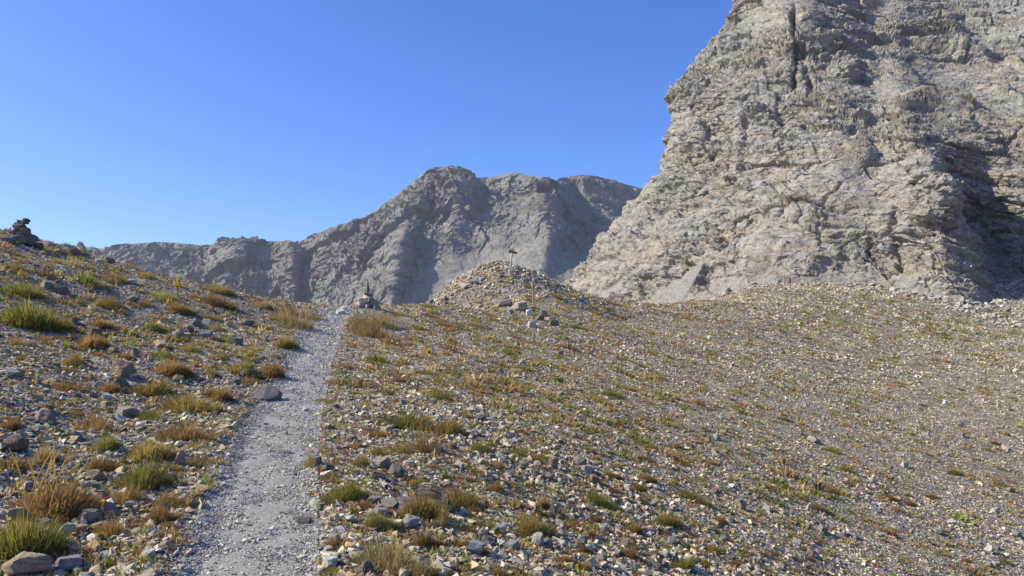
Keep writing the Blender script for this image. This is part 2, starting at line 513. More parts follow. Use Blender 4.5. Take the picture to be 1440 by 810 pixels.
# ------------------------------------------------------------------ cliff and mountain
def catmull(P, n, linear=0.0):
    """P (k, ...) resampled to n rows with a Catmull-Rom spline, blended with straight lines by linear."""
    k = len(P); s = np.linspace(0, k - 1, n); i = np.minimum(s.astype(int), k - 2); f = s - i
    g = lambda j: P[np.clip(j, 0, k - 1)]
    f = f.reshape((-1,) + (1,) * (P.ndim - 1))
    p0, p1, p2, p3 = g(i - 1), g(i), g(i + 1), g(i + 2)
    c = 0.5 * ((2 * p1) + (p2 - p0) * f + (2 * p0 - 5 * p1 + 4 * p2 - p3) * f ** 2 + (3 * p1 - p0 - 3 * p2 + p3) * f ** 3)
    return (1 - linear) * c + linear * (p1 * (1 - f) + p2 * f)

def sheet(stations, nt, nv, linear=0.0):
    S = np.array([[at(*p) for p in st] for st in stations])
    G = catmull(S, nt, linear)                       # (nt, k, 3)
    G = catmull(np.swapaxes(G, 0, 1), nv, 0.2)       # (nv, nt, 3)
    return G

def normals(G):
    du = np.gradient(G, axis=1); dv = np.gradient(G, axis=0)
    n = np.cross(du, dv)
    return n / (np.linalg.norm(n, axis=-1, keepdims=True) + 1e-9)

CLIFF = [
    [(1250, 480, 300), (1220, 410, 290), (1160, 350, 275), (1130, 285, 262), (1120, 255, 255), (1110, 220, 250), (1105, 165, 245), (1105, 120, 240), (1120, 80, 240), (1140, 35, 240), (1160, -10, 242), (1180, -90, 248)],
    [(850, 480, 195), (850, 405, 190), (885, 345, 185), (935, 278, 178), (950, 252, 177), (955, 222, 177), (970, 162, 177), (966, 130, 178), (993, 96, 180), (1028, 46, 184), (1050, -5, 188), (1075, -90, 196)],
    [(760, 480, 160), (806, 405, 160), (858, 340, 160), (919, 274, 160), (934, 250, 161), (939, 220, 162), (958, 162, 163), (954, 130, 164), (984, 97, 166), (1022, 48, 170), (1042, -3, 174), (1068, -90, 182)],
    [(835, 480, 132), (868, 420, 134), (905, 352, 137), (952, 290, 140), (970, 252, 142), (980, 215, 144), (993, 163, 147), (998, 128, 149), (1018, 92, 153), (1050, 45, 159), (1072, -3, 165), (1100, -90, 176)],
    [(965, 470, 112), (985, 410, 115), (1020, 345, 119), (1045, 290, 122), (1060, 250, 125), (1072, 210, 128), (1082, 162, 132), (1086, 125, 136), (1098, 88, 141), (1115, 44, 148), (1130, -3, 155), (1160, -90, 170)],
    [(1085, 470, 100), (1102, 408, 103), (1125, 345, 107), (1142, 290, 110), (1152, 250, 113), (1158, 205, 118), (1162, 162, 125), (1164, 125, 132), (1168, 88, 139), (1176, 44, 149), (1190, -3, 158), (1216, -90, 175)],
    [(1220, 470, 93), (1228, 412, 96), (1240, 350, 100), (1246, 290, 103), (1246, 250, 107), (1240, 205, 114), (1232, 162, 123), (1228, 125, 132), (1226, 88, 142), (1228, 44, 153), (1236, -3, 163), (1258, -90, 182)],
    [(1325, 470, 85), (1332, 428, 88), (1330, 362, 91), (1320, 296, 94), (1304, 245, 99), (1282, 200, 110), (1268, 162, 119), (1262, 125, 130), (1262, 88, 140.5), (1266, 44, 152), (1274, -3, 163), (1296, -90, 182)],
    [(1392, 475, 85), (1392, 440, 89), (1378, 368, 96), (1352, 300, 101), (1322, 245, 104), (1302, 200, 110), (1292, 162, 119.5), (1288, 125, 130.5), (1292, 88, 141), (1300, 44, 152.5), (1312, -3, 163), (1334, -90, 183)],
    [(1406, 470, 97), (1402, 430, 102), (1392, 368, 110), (1374, 305, 114), (1350, 250, 113), (1332, 200, 112), (1324, 162, 120), (1324, 125, 131), (1330, 88, 141), (1340, 44, 152), (1352, -3, 162), (1376, -90, 181)],
    [(1452, 470, 95), (1450, 428, 100), (1444, 366, 106), (1430, 305, 110), (1412, 250, 112), (1398, 200, 114), (1392, 162, 120), (1394, 125, 130), (1400, 88, 138.5), (1412, 44, 148), (1426, -3, 158), (1452, -90, 176)],
    [(1545, 470, 90), (1540, 425, 95), (1534, 364, 100), (1522, 305, 104), (1510, 250, 107), (1502, 200, 110), (1500, 162, 116), (1502, 125, 124), (1510, 88, 131), (1524, 44, 140), (1540, -3, 150), (1570, -90, 170)],
    [(1720, 470, 80), (1715, 425, 85), (1705, 364, 90), (1695, 305, 95), (1690, 250, 99), (1690, 200, 103), (1692, 162, 108), (1698, 125, 114), (1710, 88, 121), (1730, 44, 130), (1750, -3, 141), (1790, -90, 160)],
]
def build_cliff():
    G = sheet(CLIFF, 860, 800, 0.15)
    n = normals(G)
    if (n[..., 1].mean()) > 0: n = -n
    x, y, z = G[..., 0], G[..., 1], G[..., 2]
    wx = 2.5 * fbm(x * .05, y * .05, z * .05, 3, 301); wz = 2.5 * fbm(x * .05 + 9, y * .05, z * .05, 3, 302)
    b = z + 0.33 * x - 0.08 * y + wz                                  # bedding
    broken = 0.45 + 1.05 * smooth(-.35, .45, fbm(x * .045, y * .045, z * .06, 3, 390))   # smooth slabs in some places, shattered rock in others
    d = 1.6 * fbm(x * .06, y * .06, z * .06, 3, 310)                  # bulges
    tall = np.clip(1.2 - (x - 20) / 45, 0.15, 1)                      # clefts run upright on the prow
    d = d + tall * 0.9 * (ridged((x + wx) * .16, (y + wx) * .16, z * .03, 3, 320) - 0.4)
    led = noise3(x * .05, y * .05, b * .33, 330) + 0.6 * noise3(x * .09, y * .09, b * .8, 331)
    d = d + 0.35 * np.tanh(led * 3.0)                                 # ledges
    bb = b + 1.2 * noise3(x * .05, y * .05, 0, 391)
    d = d + 0.5 * np.tanh(5 * noise3(x * .012, y * .012, bb * .24, 392))
    v, gap = facets(x * .085, y * .085, b * .085 * 2.2, 340, .4)        # great blocks
    d = d + 1.0 * v - .45 * smooth(0.05, 0.0, gap)
    foot = smooth(0.02, 0.09, np.linspace(0, 1, G.shape[0]))[:, None]
    # smooth talus chutes run down between the ribs at the cliff's foot
    px, py, _ = to_px(G)
    def chute(x0, y0, x1, y1, w0, w1):
        k = np.clip((py - y0) / (y1 - y0), 0, 1.3); c = x0 + (x1 - x0) * k; w = w0 + (w1 - w0) * k + 3 * noise3(x * .3, y * .3, z * .3, 375)
        return smooth(-3, 4, py - y0) * smooth(w, w * .75, np.abs(px - c))
    tl = np.maximum(chute(992, 366, 930, 430, 2, 34), chute(905, 374, 852, 425, 2, 20))
    above = z - height(x, y)
    tl = np.maximum(tl, 0.8 * smooth(1.8, 0.2, above + 2.0 * fbm(x * .2, y * .2, 0, 4, 376)))
    d = d * (0.35 + 0.65 * foot) * (1 - 0.88 * tl) + tl * (0.25 + .16 * fbm(x * .7, y * .7, z * .7, 5, 377, .65))
    def cleft(pts, width, depth):
        pts = np.array(pts, float); yy = pts[:, 1]
        c = np.interp(py, yy, pts[:, 0]) + 8 * noise3(x * .12, y * .12, z * .25, 372) + 1.5 * noise3(x * .6, y * .6, z * .6, 373)
        return -depth * (0.55 + np.abs(noise3(x * .1, y * .1, z * .22, 374))) * np.exp(-((px - c) / width) ** 2) * smooth(yy[0] - 8, yy[0] + 10, py) * smooth(yy[-1] + 8, yy[-1] - 10, py)
    # bulging pillows of rock
    for bx, by, rx, ry, amp in ((1052, 276, 17, 15, 1.0), (1088, 290, 17, 17, 1.2), (1117, 303, 12, 15, 1.0), (1145, 316, 19, 17, 1.1), (1068, 163, 13, 11, 1.7), (1302, 232, 24, 28, 2.0), (1318, 292, 22, 30, 1.4),
                            (1140, 35, 20, 16, 1.2), (1250, 262, 26, 20, 1.0), (1210, 212, 24, 20, 1.2), (1276, 350, 22, 26, 1.0), (1020, 215, 12, 30, 1.0), (985, 190, 12, 26, 1.0), (1185, 100, 24, 22, 1.2)):
        q = ((px - bx) / rx) ** 2 + ((py - by) / ry) ** 2 + .3 * noise3(x * .25, y * .25, z * .25, 378)
        d = d + amp * np.sqrt(np.clip(1 - q, 0, 1))
    # overhanging ledges that dip to the gully side
    def ledge(pts, up, out):
        pts = np.array(pts, float); c = np.interp(px, pts[:, 0], pts[:, 1]) + 3 * noise3(x * .2, y * .2, z * .2, 371)
        h = c - py                                                    # above the ledge line
        k = smooth(pts[0, 0] - 12, pts[0, 0] + 12, px) * smooth(pts[-1, 0] + 15, pts[-1, 0] - 15, px)
        return out * k * (smooth(-3.0, 3.0, h) * smooth(up * 2.6, up * .4, h) - 0.25 * smooth(4, -4, h) * smooth(-up * 1.2, -4, h))
    d = d + ledge([(1235, 42), (1290, 50), (1350, 58)], 9, 2.0) + ledge([(1275, 148), (1330, 156), (1375, 166)], 9, 1.9) + ledge([(1340, 76), (1395, 84)], 7, 1.7)
    d = d + ledge([(1120, 150), (1165, 162), (1215, 178)], 9, 1.5) + ledge([(1245, 100), (1290, 116)], 6, 1.1) + ledge([(1405, 88), (1440, 100)], 7, 1.5)
    d = d + ledge([(1060, 172), (1086, 176)], 9, 1.6) + ledge([(1150, 60), (1230, 70)], 6, .9) + ledge([(1380, 130), (1450, 150)], 6, 1.2)
    d = d + ledge([(1140, 305), (1200, 330), (1270, 370)], 8, .9) + ledge([(1040, 268), (1130, 300), (1170, 322)], 12, .8) + ledge([(1180, 20), (1300, 30)], 6, .9)
    d = d + cleft([(1118, 12), (1117, 50), (1121, 95)], 3.2, 4.2) + cleft([(1119, 92), (1118, 140)], 3.4, 4.2) + cleft([(1128, 62), (1132, 92)], 6, 2.6) + cleft([(1136, 100), (1142, 132)], 4, 2.0) + cleft([(1095, 135), (1100, 200), (1098, 235)], 3.5, 1.6)
    d = d + cleft([(1000, 150), (1003, 230)], 3.5, 2.0) + cleft([(1050, 150), (1046, 250)], 4, 2.0) + cleft([(1012, 325), (1014, 352)], 7, 3.5)
    d = d + cleft([(1256, 290), (1262, 360), (1262, 380)], 4, 3.0) + cleft([(1285, 290), (1293, 340)], 3, 2.2)
    # second pass: fine fracture follows the shape made so far
    P = G + n * d[..., None]
    n2 = normals(P)
    if n2[..., 1].mean() > 0: n2 = -n2
    n2 = 0.55 * n + 0.45 * n2; n2 = n2 / np.linalg.norm(n2, axis=-1, keepdims=True)
    x, y, z = P[..., 0], P[..., 1], P[..., 2]
    wz = 2.5 * fbm(x * .05 + 9, y * .05, z * .05, 3, 302); b = z + 0.33 * x - 0.08 * y + wz
    bb = b + 1.2 * noise3(x * .05, y * .05, 0, 391)
    e = 0.34 * np.tanh(5 * noise3(x * .02, y * .02, bb * .75, 393)) * broken
    jx, jy, jz = (0.5 * fbm(x * .3, y * .3, z * .3, 3, 380 + k) for k in range(3))
    for sc, st, amp, tip, sd in ((.22, 2.6, .58, .7, 341), (.55, 2.5, .32, .8, 342), (1.3, 1.9, .16, 1.0, 343)):
        v, gap = facets((x + jx / sc * .35) * sc, (y + jy / sc * .35) * sc, (b + jz / sc * .25) * sc * st, sd, tip)
        e = e + broken * (amp * v - amp * 0.45 * smooth(0.05, 0.0, gap))
    e = e + 0.13 * broken * fbm(x * .8, y * .8, b * 2.4, 4, 350, 0.6)
    P = P + n2 * (e * (0.35 + 0.65 * foot) * (1 - 0.85 * tl))[..., None]
    q = P.reshape(-1, 3)[::7]; gap = q[:, 2] - height(q[:, 0], q[:, 1])
    global CLIFF_FOOT
    CLIFF_FOOT = q[(gap > -.3) & (gap < 1.0) & (q[:, 1] < 135)]
    me = mesh_from('cliff', P.reshape(-1, 3), grid_faces(G.shape[0], G.shape[1]), False, np.repeat(tl.reshape(-1, 1), 3, 1))
    o = link('cliff', me, M_CLIFF)
    tag(o, 'towering grey and tan layered rock cliff above the scree slope', kind='structure')

MOUNT = [
    [(-420, 372, 900), (-430, 400, 850), (-440, 430, 800), (-450, 470, 760), (-460, 560, 680)],
    [(-120, 356, 860), (-130, 385, 820), (-140, 420, 770), (-150, 460, 730), (-160, 560, 650)],
    [(60, 346, 840), (55, 372, 800), (48, 405, 760), (40, 450, 715), (30, 560, 640)],
    [(118, 345, 835), (112, 372, 795), (105, 405, 755), (95, 450, 710), (85, 560, 640)],
    [(146, 349, 815), (142, 374, 780), (136, 405, 745), (130, 450, 705), (120, 560, 640)],
    [(182, 343, 800), (176, 370, 760), (168, 402, 725), (160, 450, 690), (150, 560, 630)],
    [(242, 341, 800), (238, 368, 768), (230, 400, 738), (222, 450, 700), (215, 560, 635)],
    [(300, 345, 800), (290, 368, 772), (282, 400, 745), (275, 450, 700), (270, 560, 632)],
    [(338, 338, 785), (328, 365, 745), (318, 395, 720), (310, 450, 685), (300, 560, 625)],
    [(388, 339, 793), (382, 364, 768), (376, 395, 738), (368, 450, 705), (360, 560, 632)],
    [(408, 337, 775), (412, 362, 738), (409, 395, 712), (404, 450, 680), (395, 560, 622)],
    [(422, 345, 798), (424, 364, 775), (422, 395, 742), (416, 450, 705), (408, 560, 628)],
    [(432, 336, 800), (442, 362, 755), (444, 395, 724), (440, 450, 685), (430, 560, 620)],
    [(482, 318, 780), (486, 352, 738), (486, 390, 702), (482, 450, 662), (470, 560, 605)],
    [(524, 299, 772), (520, 342, 722), (516, 385, 686), (510, 450, 648), (500, 560, 595)],
    [(572, 263, 765), (556, 318, 705), (544, 368, 668), (534, 450, 630), (520, 560, 582)],
    [(603, 238, 748), (584, 296, 696), (562, 350, 656), (548, 450, 612), (535, 560, 572)],
    [(622, 235, 752), (608, 292, 711), (590, 342, 676), (566, 450, 618), (548, 560, 573)],
    [(652, 237, 744), (646, 288, 702), (630, 335, 672), (600, 450, 622), (570, 560, 570)],
    [(664, 249, 762), (664, 292, 716), (650, 338, 674), (618, 450, 613), (585, 560, 565)],
    [(684, 251, 780), (680, 292, 728), (666, 338, 680), (632, 450, 606), (598, 560, 560)],
    [(720, 243, 758), (706, 290, 718), (692, 338, 680), (660, 450, 596), (620, 560, 552)],
    [(748, 247, 745), (742, 288, 705), (728, 335, 665), (700, 450, 580), (655, 560, 540)],
    [(768, 249, 738), (774, 285, 700), (772, 332, 653), (740, 450, 566), (690, 560, 528)],
    [(779, 256, 790), (800, 290, 782), (800, 335, 690), (766, 450, 562), (715, 560, 522)],
    [(792, 249, 840), (826, 292, 815), (832, 338, 715), (795, 450, 554), (745, 560, 512)],
    [(832, 247, 850), (852, 288, 826), (862, 335, 722), (830, 450, 552), (785, 560, 505)],
    [(860, 253, 880), (880, 295, 840), (880, 335, 720), (860, 450, 545), (820, 560, 500)],
    [(892, 262, 930), (910, 300, 880), (910, 340, 730), (890, 450, 540), (860, 560, 495)],
    [(1000, 290, 950), (1000, 320, 880), (1000, 350, 740), (990, 450, 540), (980, 560, 490)],
    [(1250, 350, 980), (1250, 370, 880), (1250, 390, 740), (1250, 450, 540), (1250, 560, 490)],
]
def build_mountain():
    G = sheet(MOUNT, 1200, 340, 0.3)
    n = normals(G)
    if (n[..., 2].mean()) < 0: n = -n
    x, y, z = G[..., 0], G[..., 1], G[..., 2]
    px, py, _ = to_px(G)
    v = np.linspace(0, 1, G.shape[0])[:, None] * np.ones_like(x)
    edge = smooth(0.0, 0.09, v)
    # scree cones fill the foot on the right; bare rock above and on the left
    line = np.interp(px, [0, 440, 520, 560, 600, 660, 700, 760, 800, 850, 900], [520, 520, 480, 430, 365, 345, 345, 330, 360, 345, 350])
    scree = smooth(-12, 14, py - line + 14 * fbm(x * .02, y * .02, z * .02, 3, 402))
    rock = 1 - scree
    wz = 14 * fbm(x * .012, y * .012, z * .012, 3, 400)
    b = z + 0.18 * x + wz
    d = rock * (3.5 * (ridged((x + wz) * .016, y * .005, z * .006, 4, 410, 0.55) - 0.5))
    led = noise3(x * .01, y * .01, b * .06, 420) + 0.7 * noise3(x * .02, y * .02, b * .16, 421)
    d = d + rock * (1.2 * np.tanh(3 * led) + 0.5 * np.tanh(3 * noise3(x * .04, y * .04, b * .4, 422)))
    jx, jy, jz = (fbm(x * .04, y * .04, z * .04, 3, 480 + k) for k in range(3))
    for sc, st, amp, tip, sd in ((.016, .55, 10.0, .6, 430), (.045, .6, 3.8, .8, 431), (.12, .8, 1.9, .9, 432), (.3, 1.0, .8, 1.0, 433)):
        v2, gap = facets((x + jx / sc * .2) * sc, (y + jy / sc * .2) * sc, (b + jz / sc * .2) * sc * st, sd, tip)
        d = d + (rock + 0.06) * amp * v2 * (1.0 if sc < .02 else 0.7 + 1.0 * smooth(-.3, .45, fbm(x * .012, y * .012, z * .012, 3, 490)))
    d = d + (0.25 + rock) * 0.8 * fbm(x * .12, y * .12, z * .12, 4, 440, 0.6)
    d = d + scree * 1.2 * (ridged((x + 0.35 * z) * .05, 0 * y, z * .008, 3, 450) - .4)
    P = G + n * (d * edge + (1 - edge) * 0.15 * d)[..., None]
    # the far side of the ridge
    back = P[0:1].repeat(6, 0).copy()
    for i in range(6):
        s = 6 - i
        back[i, :, 1] += 18 * s; back[i, :, 2] -= 9 * s + 1.5 * s * s
    P = np.concatenate([back, P], 0)
    tint = np.concatenate([np.zeros((6,) + scree.shape[1:]), scree], 0).reshape(-1, 1)
    me = mesh_from('mountain', P.reshape(-1, 3), grid_faces(P.shape[0], P.shape[1])[:, ::-1], False, np.repeat(tint, 3, 1))
    o = link('mountain', me, M_MOUNT)
    tag(o, 'long grey mountain ridge with scree gullies beyond the saddle', kind='structure')

build_ground(); build_path(); build_cliff(); build_mountain()

# ------------------------------------------------------------------ shapes of stones and tussocks
def hull_template(seed, flat):
    r = np.random.default_rng(seed)
    bm = bmesh.new()
    p = r.normal(size=(9, 3)); p /= np.linalg.norm(p, axis=1, keepdims=True)
    p *= r.uniform(0.75, 1.1, (9, 1)); p[:, 0] *= r.uniform(0.9, 1.35); p[:, 1] *= r.uniform(0.7, 1.0); p[:, 2] *= flat
    for q in p: bm.verts.new(q)
    bmesh.ops.convex_hull(bm, input=bm.verts[:])
    loose = [v for v in bm.verts if not v.link_faces]
    bmesh.ops.delete(bm, geom=loose, context='VERTS')
    bmesh.ops.triangulate(bm, faces=bm.faces[:])
    bm.verts.index_update()
    V = np.array([v.co for v in bm.verts]); F = np.array([[v.index for v in f.verts] for f in bm.faces])
    bm.free()
    return V * 0.5, F

HULLS = [hull_template(500 + i, [0.35, 0.5, 0.65, 0.3, 0.8, 0.45][i % 6]) for i in range(18)]

def rot_batch(nrm, spin, tilt):
    """Rotation matrices: z along nrm tipped by tilt, spun about it."""
    n = len(nrm)
    z = nrm + tilt; z /= np.linalg.norm(z, axis=1, keepdims=True)
    h = np.stack([np.cos(spin), np.sin(spin), np.zeros(n)], 1)
    xax = h - z * (h * z).sum(1, keepdims=True); xax /= np.linalg.norm(xax, axis=1, keepdims=True)
    yax = np.cross(z, xax)
    return np.stack([xax, yax, z], -1)

STONE_TINTS = np.array([(.31, .285, .245), (.225, .21, .185), (.41, .38, .33), (.50, .47, .42), (.145, .13, .115), (.35, .275, .185), (.27, .195, .125), (.285, .28, .265)])
STONE_P = np.array([.24, .17, .16, .06, .11, .13, .08, .05])

def scatter_xy(n, r0, r1, power=1.0, a0=-41, a1=42):
    """Points over the visible wedge, thinning out with distance."""
    u = rng.random(n)
    if power == 1.0: r = r0 * (r1 / r0) ** u
    else: r = (r0 ** (1 - power) + u * (r1 ** (1 - power) - r0 ** (1 - power))) ** (1 / (1 - power))
    a = np.radians(rng.uniform(a0, a1, n))
    return r * np.sin(a), r * np.cos(a)

def on_land(x, y):
    """Keep to the parts of the slope that are open ground in front of the cliff."""
    return (np.hypot(x, y) < 112)

def stone_mesh(name, x, y, size, tints, sink=0.18, flatten=1.0, lift=0.0):
    z = height(x, y) + lift
    nrm = normal_at(x, y)
    n = len(x)
    R = rot_batch(nrm, rng.uniform(0, 6.283, n), rng.normal(0, 0.36, (n, 3)))
    kind = rng.integers(0, len(HULLS), n)
    Vs, Fs, Cs, base = [], [], [], 0
    for k, (hv, hf) in enumerate(HULLS):
        s = np.nonzero(kind == k)[0]
        if not len(s): continue
        sc = size[s, None] * rng.uniform(0.8, 1.2, (len(s), 3))
        P = np.einsum('nij,nvj->nvi', R[s], hv[None] * sc[:, None, :])
        top = np.abs(hv[:, 2]).max()
        off = nrm[s] * (size[s] * top * (1 - 2 * sink))[:, None]
        P += (np.stack([x[s], y[s], z[s]], 1) + off)[:, None]
        Vs.append(P.reshape(-1, 3)); Fs.append((hf[None] + (np.arange(len(s)) * len(hv))[:, None, None]).reshape(-1, 3) + base)
        Cs.append(np.repeat(tints[s], len(hv), 0)); base += len(s) * len(hv)
    return mesh_from(name, np.concatenate(Vs), np.concatenate(Fs), False, np.concatenate(Cs))

def under_tufts(x, y):
    hit = np.zeros(len(x), bool)
    _, _, f = to_px(tuft_at)
    for it, p, ff in zip(tufts, tuft_at, f):
        W = it[2] * ff / FPX
        hit |= ((x - p[0]) ** 2 + (y - p[1] - W * .25) ** 2) < (W * .42) ** 2
    return hit

def build_haze():
    bm = bmesh.new(); bmesh.ops.create_cube(bm, size=1.0)
    me = bpy.data.meshes.new('haze'); bm.to_mesh(me); bm.free()
    o = link('haze', me)
    o.scale = (3600, 3600, 320); o.location = (0, 0, -73 + 160)
    m = bpy.data.materials.new('haze_air'); m.use_nodes = True; t = m.node_tree; t.nodes.clear()
    out = t.nodes.new('ShaderNodeOutputMaterial'); v = t.nodes.new('ShaderNodeVolumePrincipled')
    v.inputs['Color'].default_value = (.80, .88, 1.0, 1); v.inputs['Density'].default_value = 0.00014; v.inputs['Anisotropy'].default_value = 0.2
    t.links.new(v.outputs[0], out.inputs['Volume']); me.materials.append(m)
    tag(o, 'thin pale blue mountain air softening the far ridge', kind='stuff')

def build_talus():
    """Broken rock fallen at the cliff's foot, thinning out down the slope."""
    P = CLIFF_FOOT; n = 9000
    i = rng.integers(0, len(P), n)
    x = P[i, 0] + rng.normal(0, 1.0, n); y = P[i, 1] + 0.8 - rng.exponential(4.5, n)
    size = np.clip(np.exp(rng.normal(math.log(.34), .5, n)), .15, 1.5)
    dens = 0.6 + 0.8 * noise3(x * .12, y * .12, 0, 91)
    k = (rng.random(n) < dens) & (y > 52)
    x, y, size = x[k], y[k], size[k]
    c = np.array([(.33, .305, .26), (.42, .385, .32), (.24, .225, .19), (.38, .30, .20)])[rng.choice(4, len(x), p=[.4, .3, .2, .1])] * rng.uniform(.8, 1.15, (len(x), 1))
    o = link('talus', stone_mesh('talus', x, y, size, c, 0.2), M_STONES)
    tag(o, "broken blocks and rubble fallen along the cliff's foot", kind='stuff')

def build_scree():
    n1 = 330000
    x, y = scatter_xy(n1, 3.6, 112, 1.0)
    r = np.hypot(x, y)
    size = np.exp(rng.normal(math.log(0.040), 0.50, n1))
    size = np.maximum(size, rng.uniform(1.9, 4.6, n1) * r / FPX)
    size = size * (1 + .5 * noise3((x - y) * .10, (x + y) * .22, 0, 75)) * (1 - .08 * smooth(.25, .55, x / np.maximum(y, 1)))
    size = np.minimum(size, np.maximum(0.14, 4.6 * r / FPX))
    t = trail_off(x, y)
    keep = on_land(x, y) & ~((t < 1.0) & (y < 26)) & ~((t < 1.35) & (rng.random(n1) < 0.5) & (size > 0.05))
    dens = 0.84 + 0.6 * noise3((x - y) * .12, (x + y) * .28, 0, 71) + 0.5 * noise3((x - y) * .4, (x + y) * .9, 0, 72)
    kn = np.exp(-((x + 0.5) ** 2 / 16 + (y - 44.5) ** 2 / 14))
    keep &= rng.random(n1) < np.clip(dens + kn, 0.25, 1)
    keep &= ~under_tufts(x, y)
    x, y, size = x[keep], y[keep], size[keep]
    size = size * (1 + 0.9 * np.exp(-((x + 0.5) ** 2 / 16 + (y - 44.5) ** 2 / 14)))
    c = STONE_TINTS[rng.choice(len(STONE_TINTS), len(x), p=STONE_P)] * np.array([1.20, 1.15, 1.00]) * rng.uniform(0.75, 1.2, (len(x), 1)) * (1 + .22 * noise3(x * .3, y * .3, 0, 73) + .15 * noise3(x * 1.1, y * 1.1, 0, 74))[:, None]
    o = link('scree', stone_mesh('scree', x, y, size, c), M_STONES)
    tag(o, 'loose angular grey and tan stones strewn over the whole slope', kind='stuff')
    # fine gravel of the trail
    n2 = 150000
    yy = 4.2 * (27.5 / 4.2) ** rng.random(n2); xc, w = trail(yy)
    xx = xc + w * np.where(rng.random(n2) < .8, rng.uniform(-1.15, 1.15, n2), rng.normal(0, 1.3, n2))
    sz = np.exp(rng.normal(math.log(0.0115), 0.40, n2)); sz = np.maximum(sz, rng.uniform(0.9, 2.1, n2) * yy / FPX)
    sz = np.where(rng.random(n2) < 0.035, sz * rng.uniform(1.5, 3.2, n2), sz)
    g = np.array([(.33, .318, .285), (.40, .386, .35), (.48, .463, .42), (.22, .212, .19), (.37, .32, .25)])
    c = g[rng.choice(5, n2, p=[.3, .3, .17, .15, .08])] * rng.uniform(0.85, 1.15, (n2, 1))
    o = link('trail_pebbles', stone_mesh('trail_pebbles', xx, yy, sz, c, 0.25, lift=0.018), M_STONES)
    tag(o, 'small pale grey pebbles scattered along the footpath', kind='stuff')

# --- single rocks: faceted lumps, base at z = 0 after sinking
def rock_template(seed, kind):
    r = np.random.default_rng(seed)
    bm = bmesh.new()
    bmesh.ops.create_icosphere(bm, subdivisions=4, radius=1.0)
    V = np.array([v.co for v in bm.verts])
    F = np.array([[v.index for v in f.verts] for f in bm.faces])
    bm.free()
    V = V * 1.35
    cuts = {'block': 13, 'slab': 11, 'wedge': 9, 'round': 26}[kind]
    lo, hi = {'block': (.55, .95), 'slab': (.6, 1.0), 'wedge': (.45, .95), 'round': (.85, 1.02)}[kind]
    dirs = r.normal(size=(cuts, 3)); dirs /= np.linalg.norm(dirs, axis=1, keepdims=True)
    if kind in ('block', 'slab'):
        dirs = np.concatenate([dirs[:cuts - 6] , np.array([[0, 0, 1], [0.1, 0.05, -1], [1, .1, .1], [-1, .15, 0], [.05, 1, .1], [0, -1, .1]]) + r.normal(0, .12, (6, 3))])
        dirs /= np.linalg.norm(dirs, axis=1, keepdims=True)
    for dvec in dirs:
        h = r.uniform(lo, hi)
        a = V @ dvec
        V = V - np.where(a > h, (a - h) * 0.96, 0)[:, None] * dvec
    V = V + (V / np.linalg.norm(V, axis=1, keepdims=True)) * (0.05 * fbm(V[:, 0] * 1.6 + seed, V[:, 1] * 1.6, V[:, 2] * 1.6, 4, seed)
        + 0.025 * np.tanh(4 * noise3(V[:, 0] * 1.3, V[:, 1] * 1.3, V[:, 2] * 5 + seed, seed + 3)))[:, None]
    mn, mx = V.min(0), V.max(0)
    V = (V - (mn + mx) / 2) / (mx - mn)
    V[:, 2] += 0.5
    return mesh_from('rock_' + kind, V, F, False)

ROCKS = {k: [rock_template(700 + 31 * i + 7 * j, k) for j in range(5)] for i, k in enumerate(('block', 'slab', 'wedge', 'round'))}
for L in ROCKS.values():
    for me in L: me.materials.append(M_ROCK)
ROCK_TINT = {'grey': (.27, .255, .225), 'pale': (.42, .40, .355), 'blue': (.31, .315, .315), 'tan': (.34, .285, .21), 'dark': (.185, .17, .148), 'brown': (.27, .215, .155), 'white': (.55, .54, .51)}

def place(o, p, sx, sy, sz, spin, tilt=(0, 0), nrm=None, sink=0.0, follow=0.6):
    up = Vector((0, 0, 1))
    if nrm is not None: up = (Vector(nrm) * follow + up * (1 - follow)).normalized()
    q = up.to_track_quat('Z', 'Y')
    m = Matrix.Translation(Vector(p) - up * sink) @ q.to_matrix().to_4x4() @ Euler((tilt[0], tilt[1], 0)).to_matrix().to_4x4() @ Matrix.Rotation(spin, 4, 'Z') @ Matrix.Diagonal((sx, sy, sz, 1))
    o.matrix_world = m
    return o

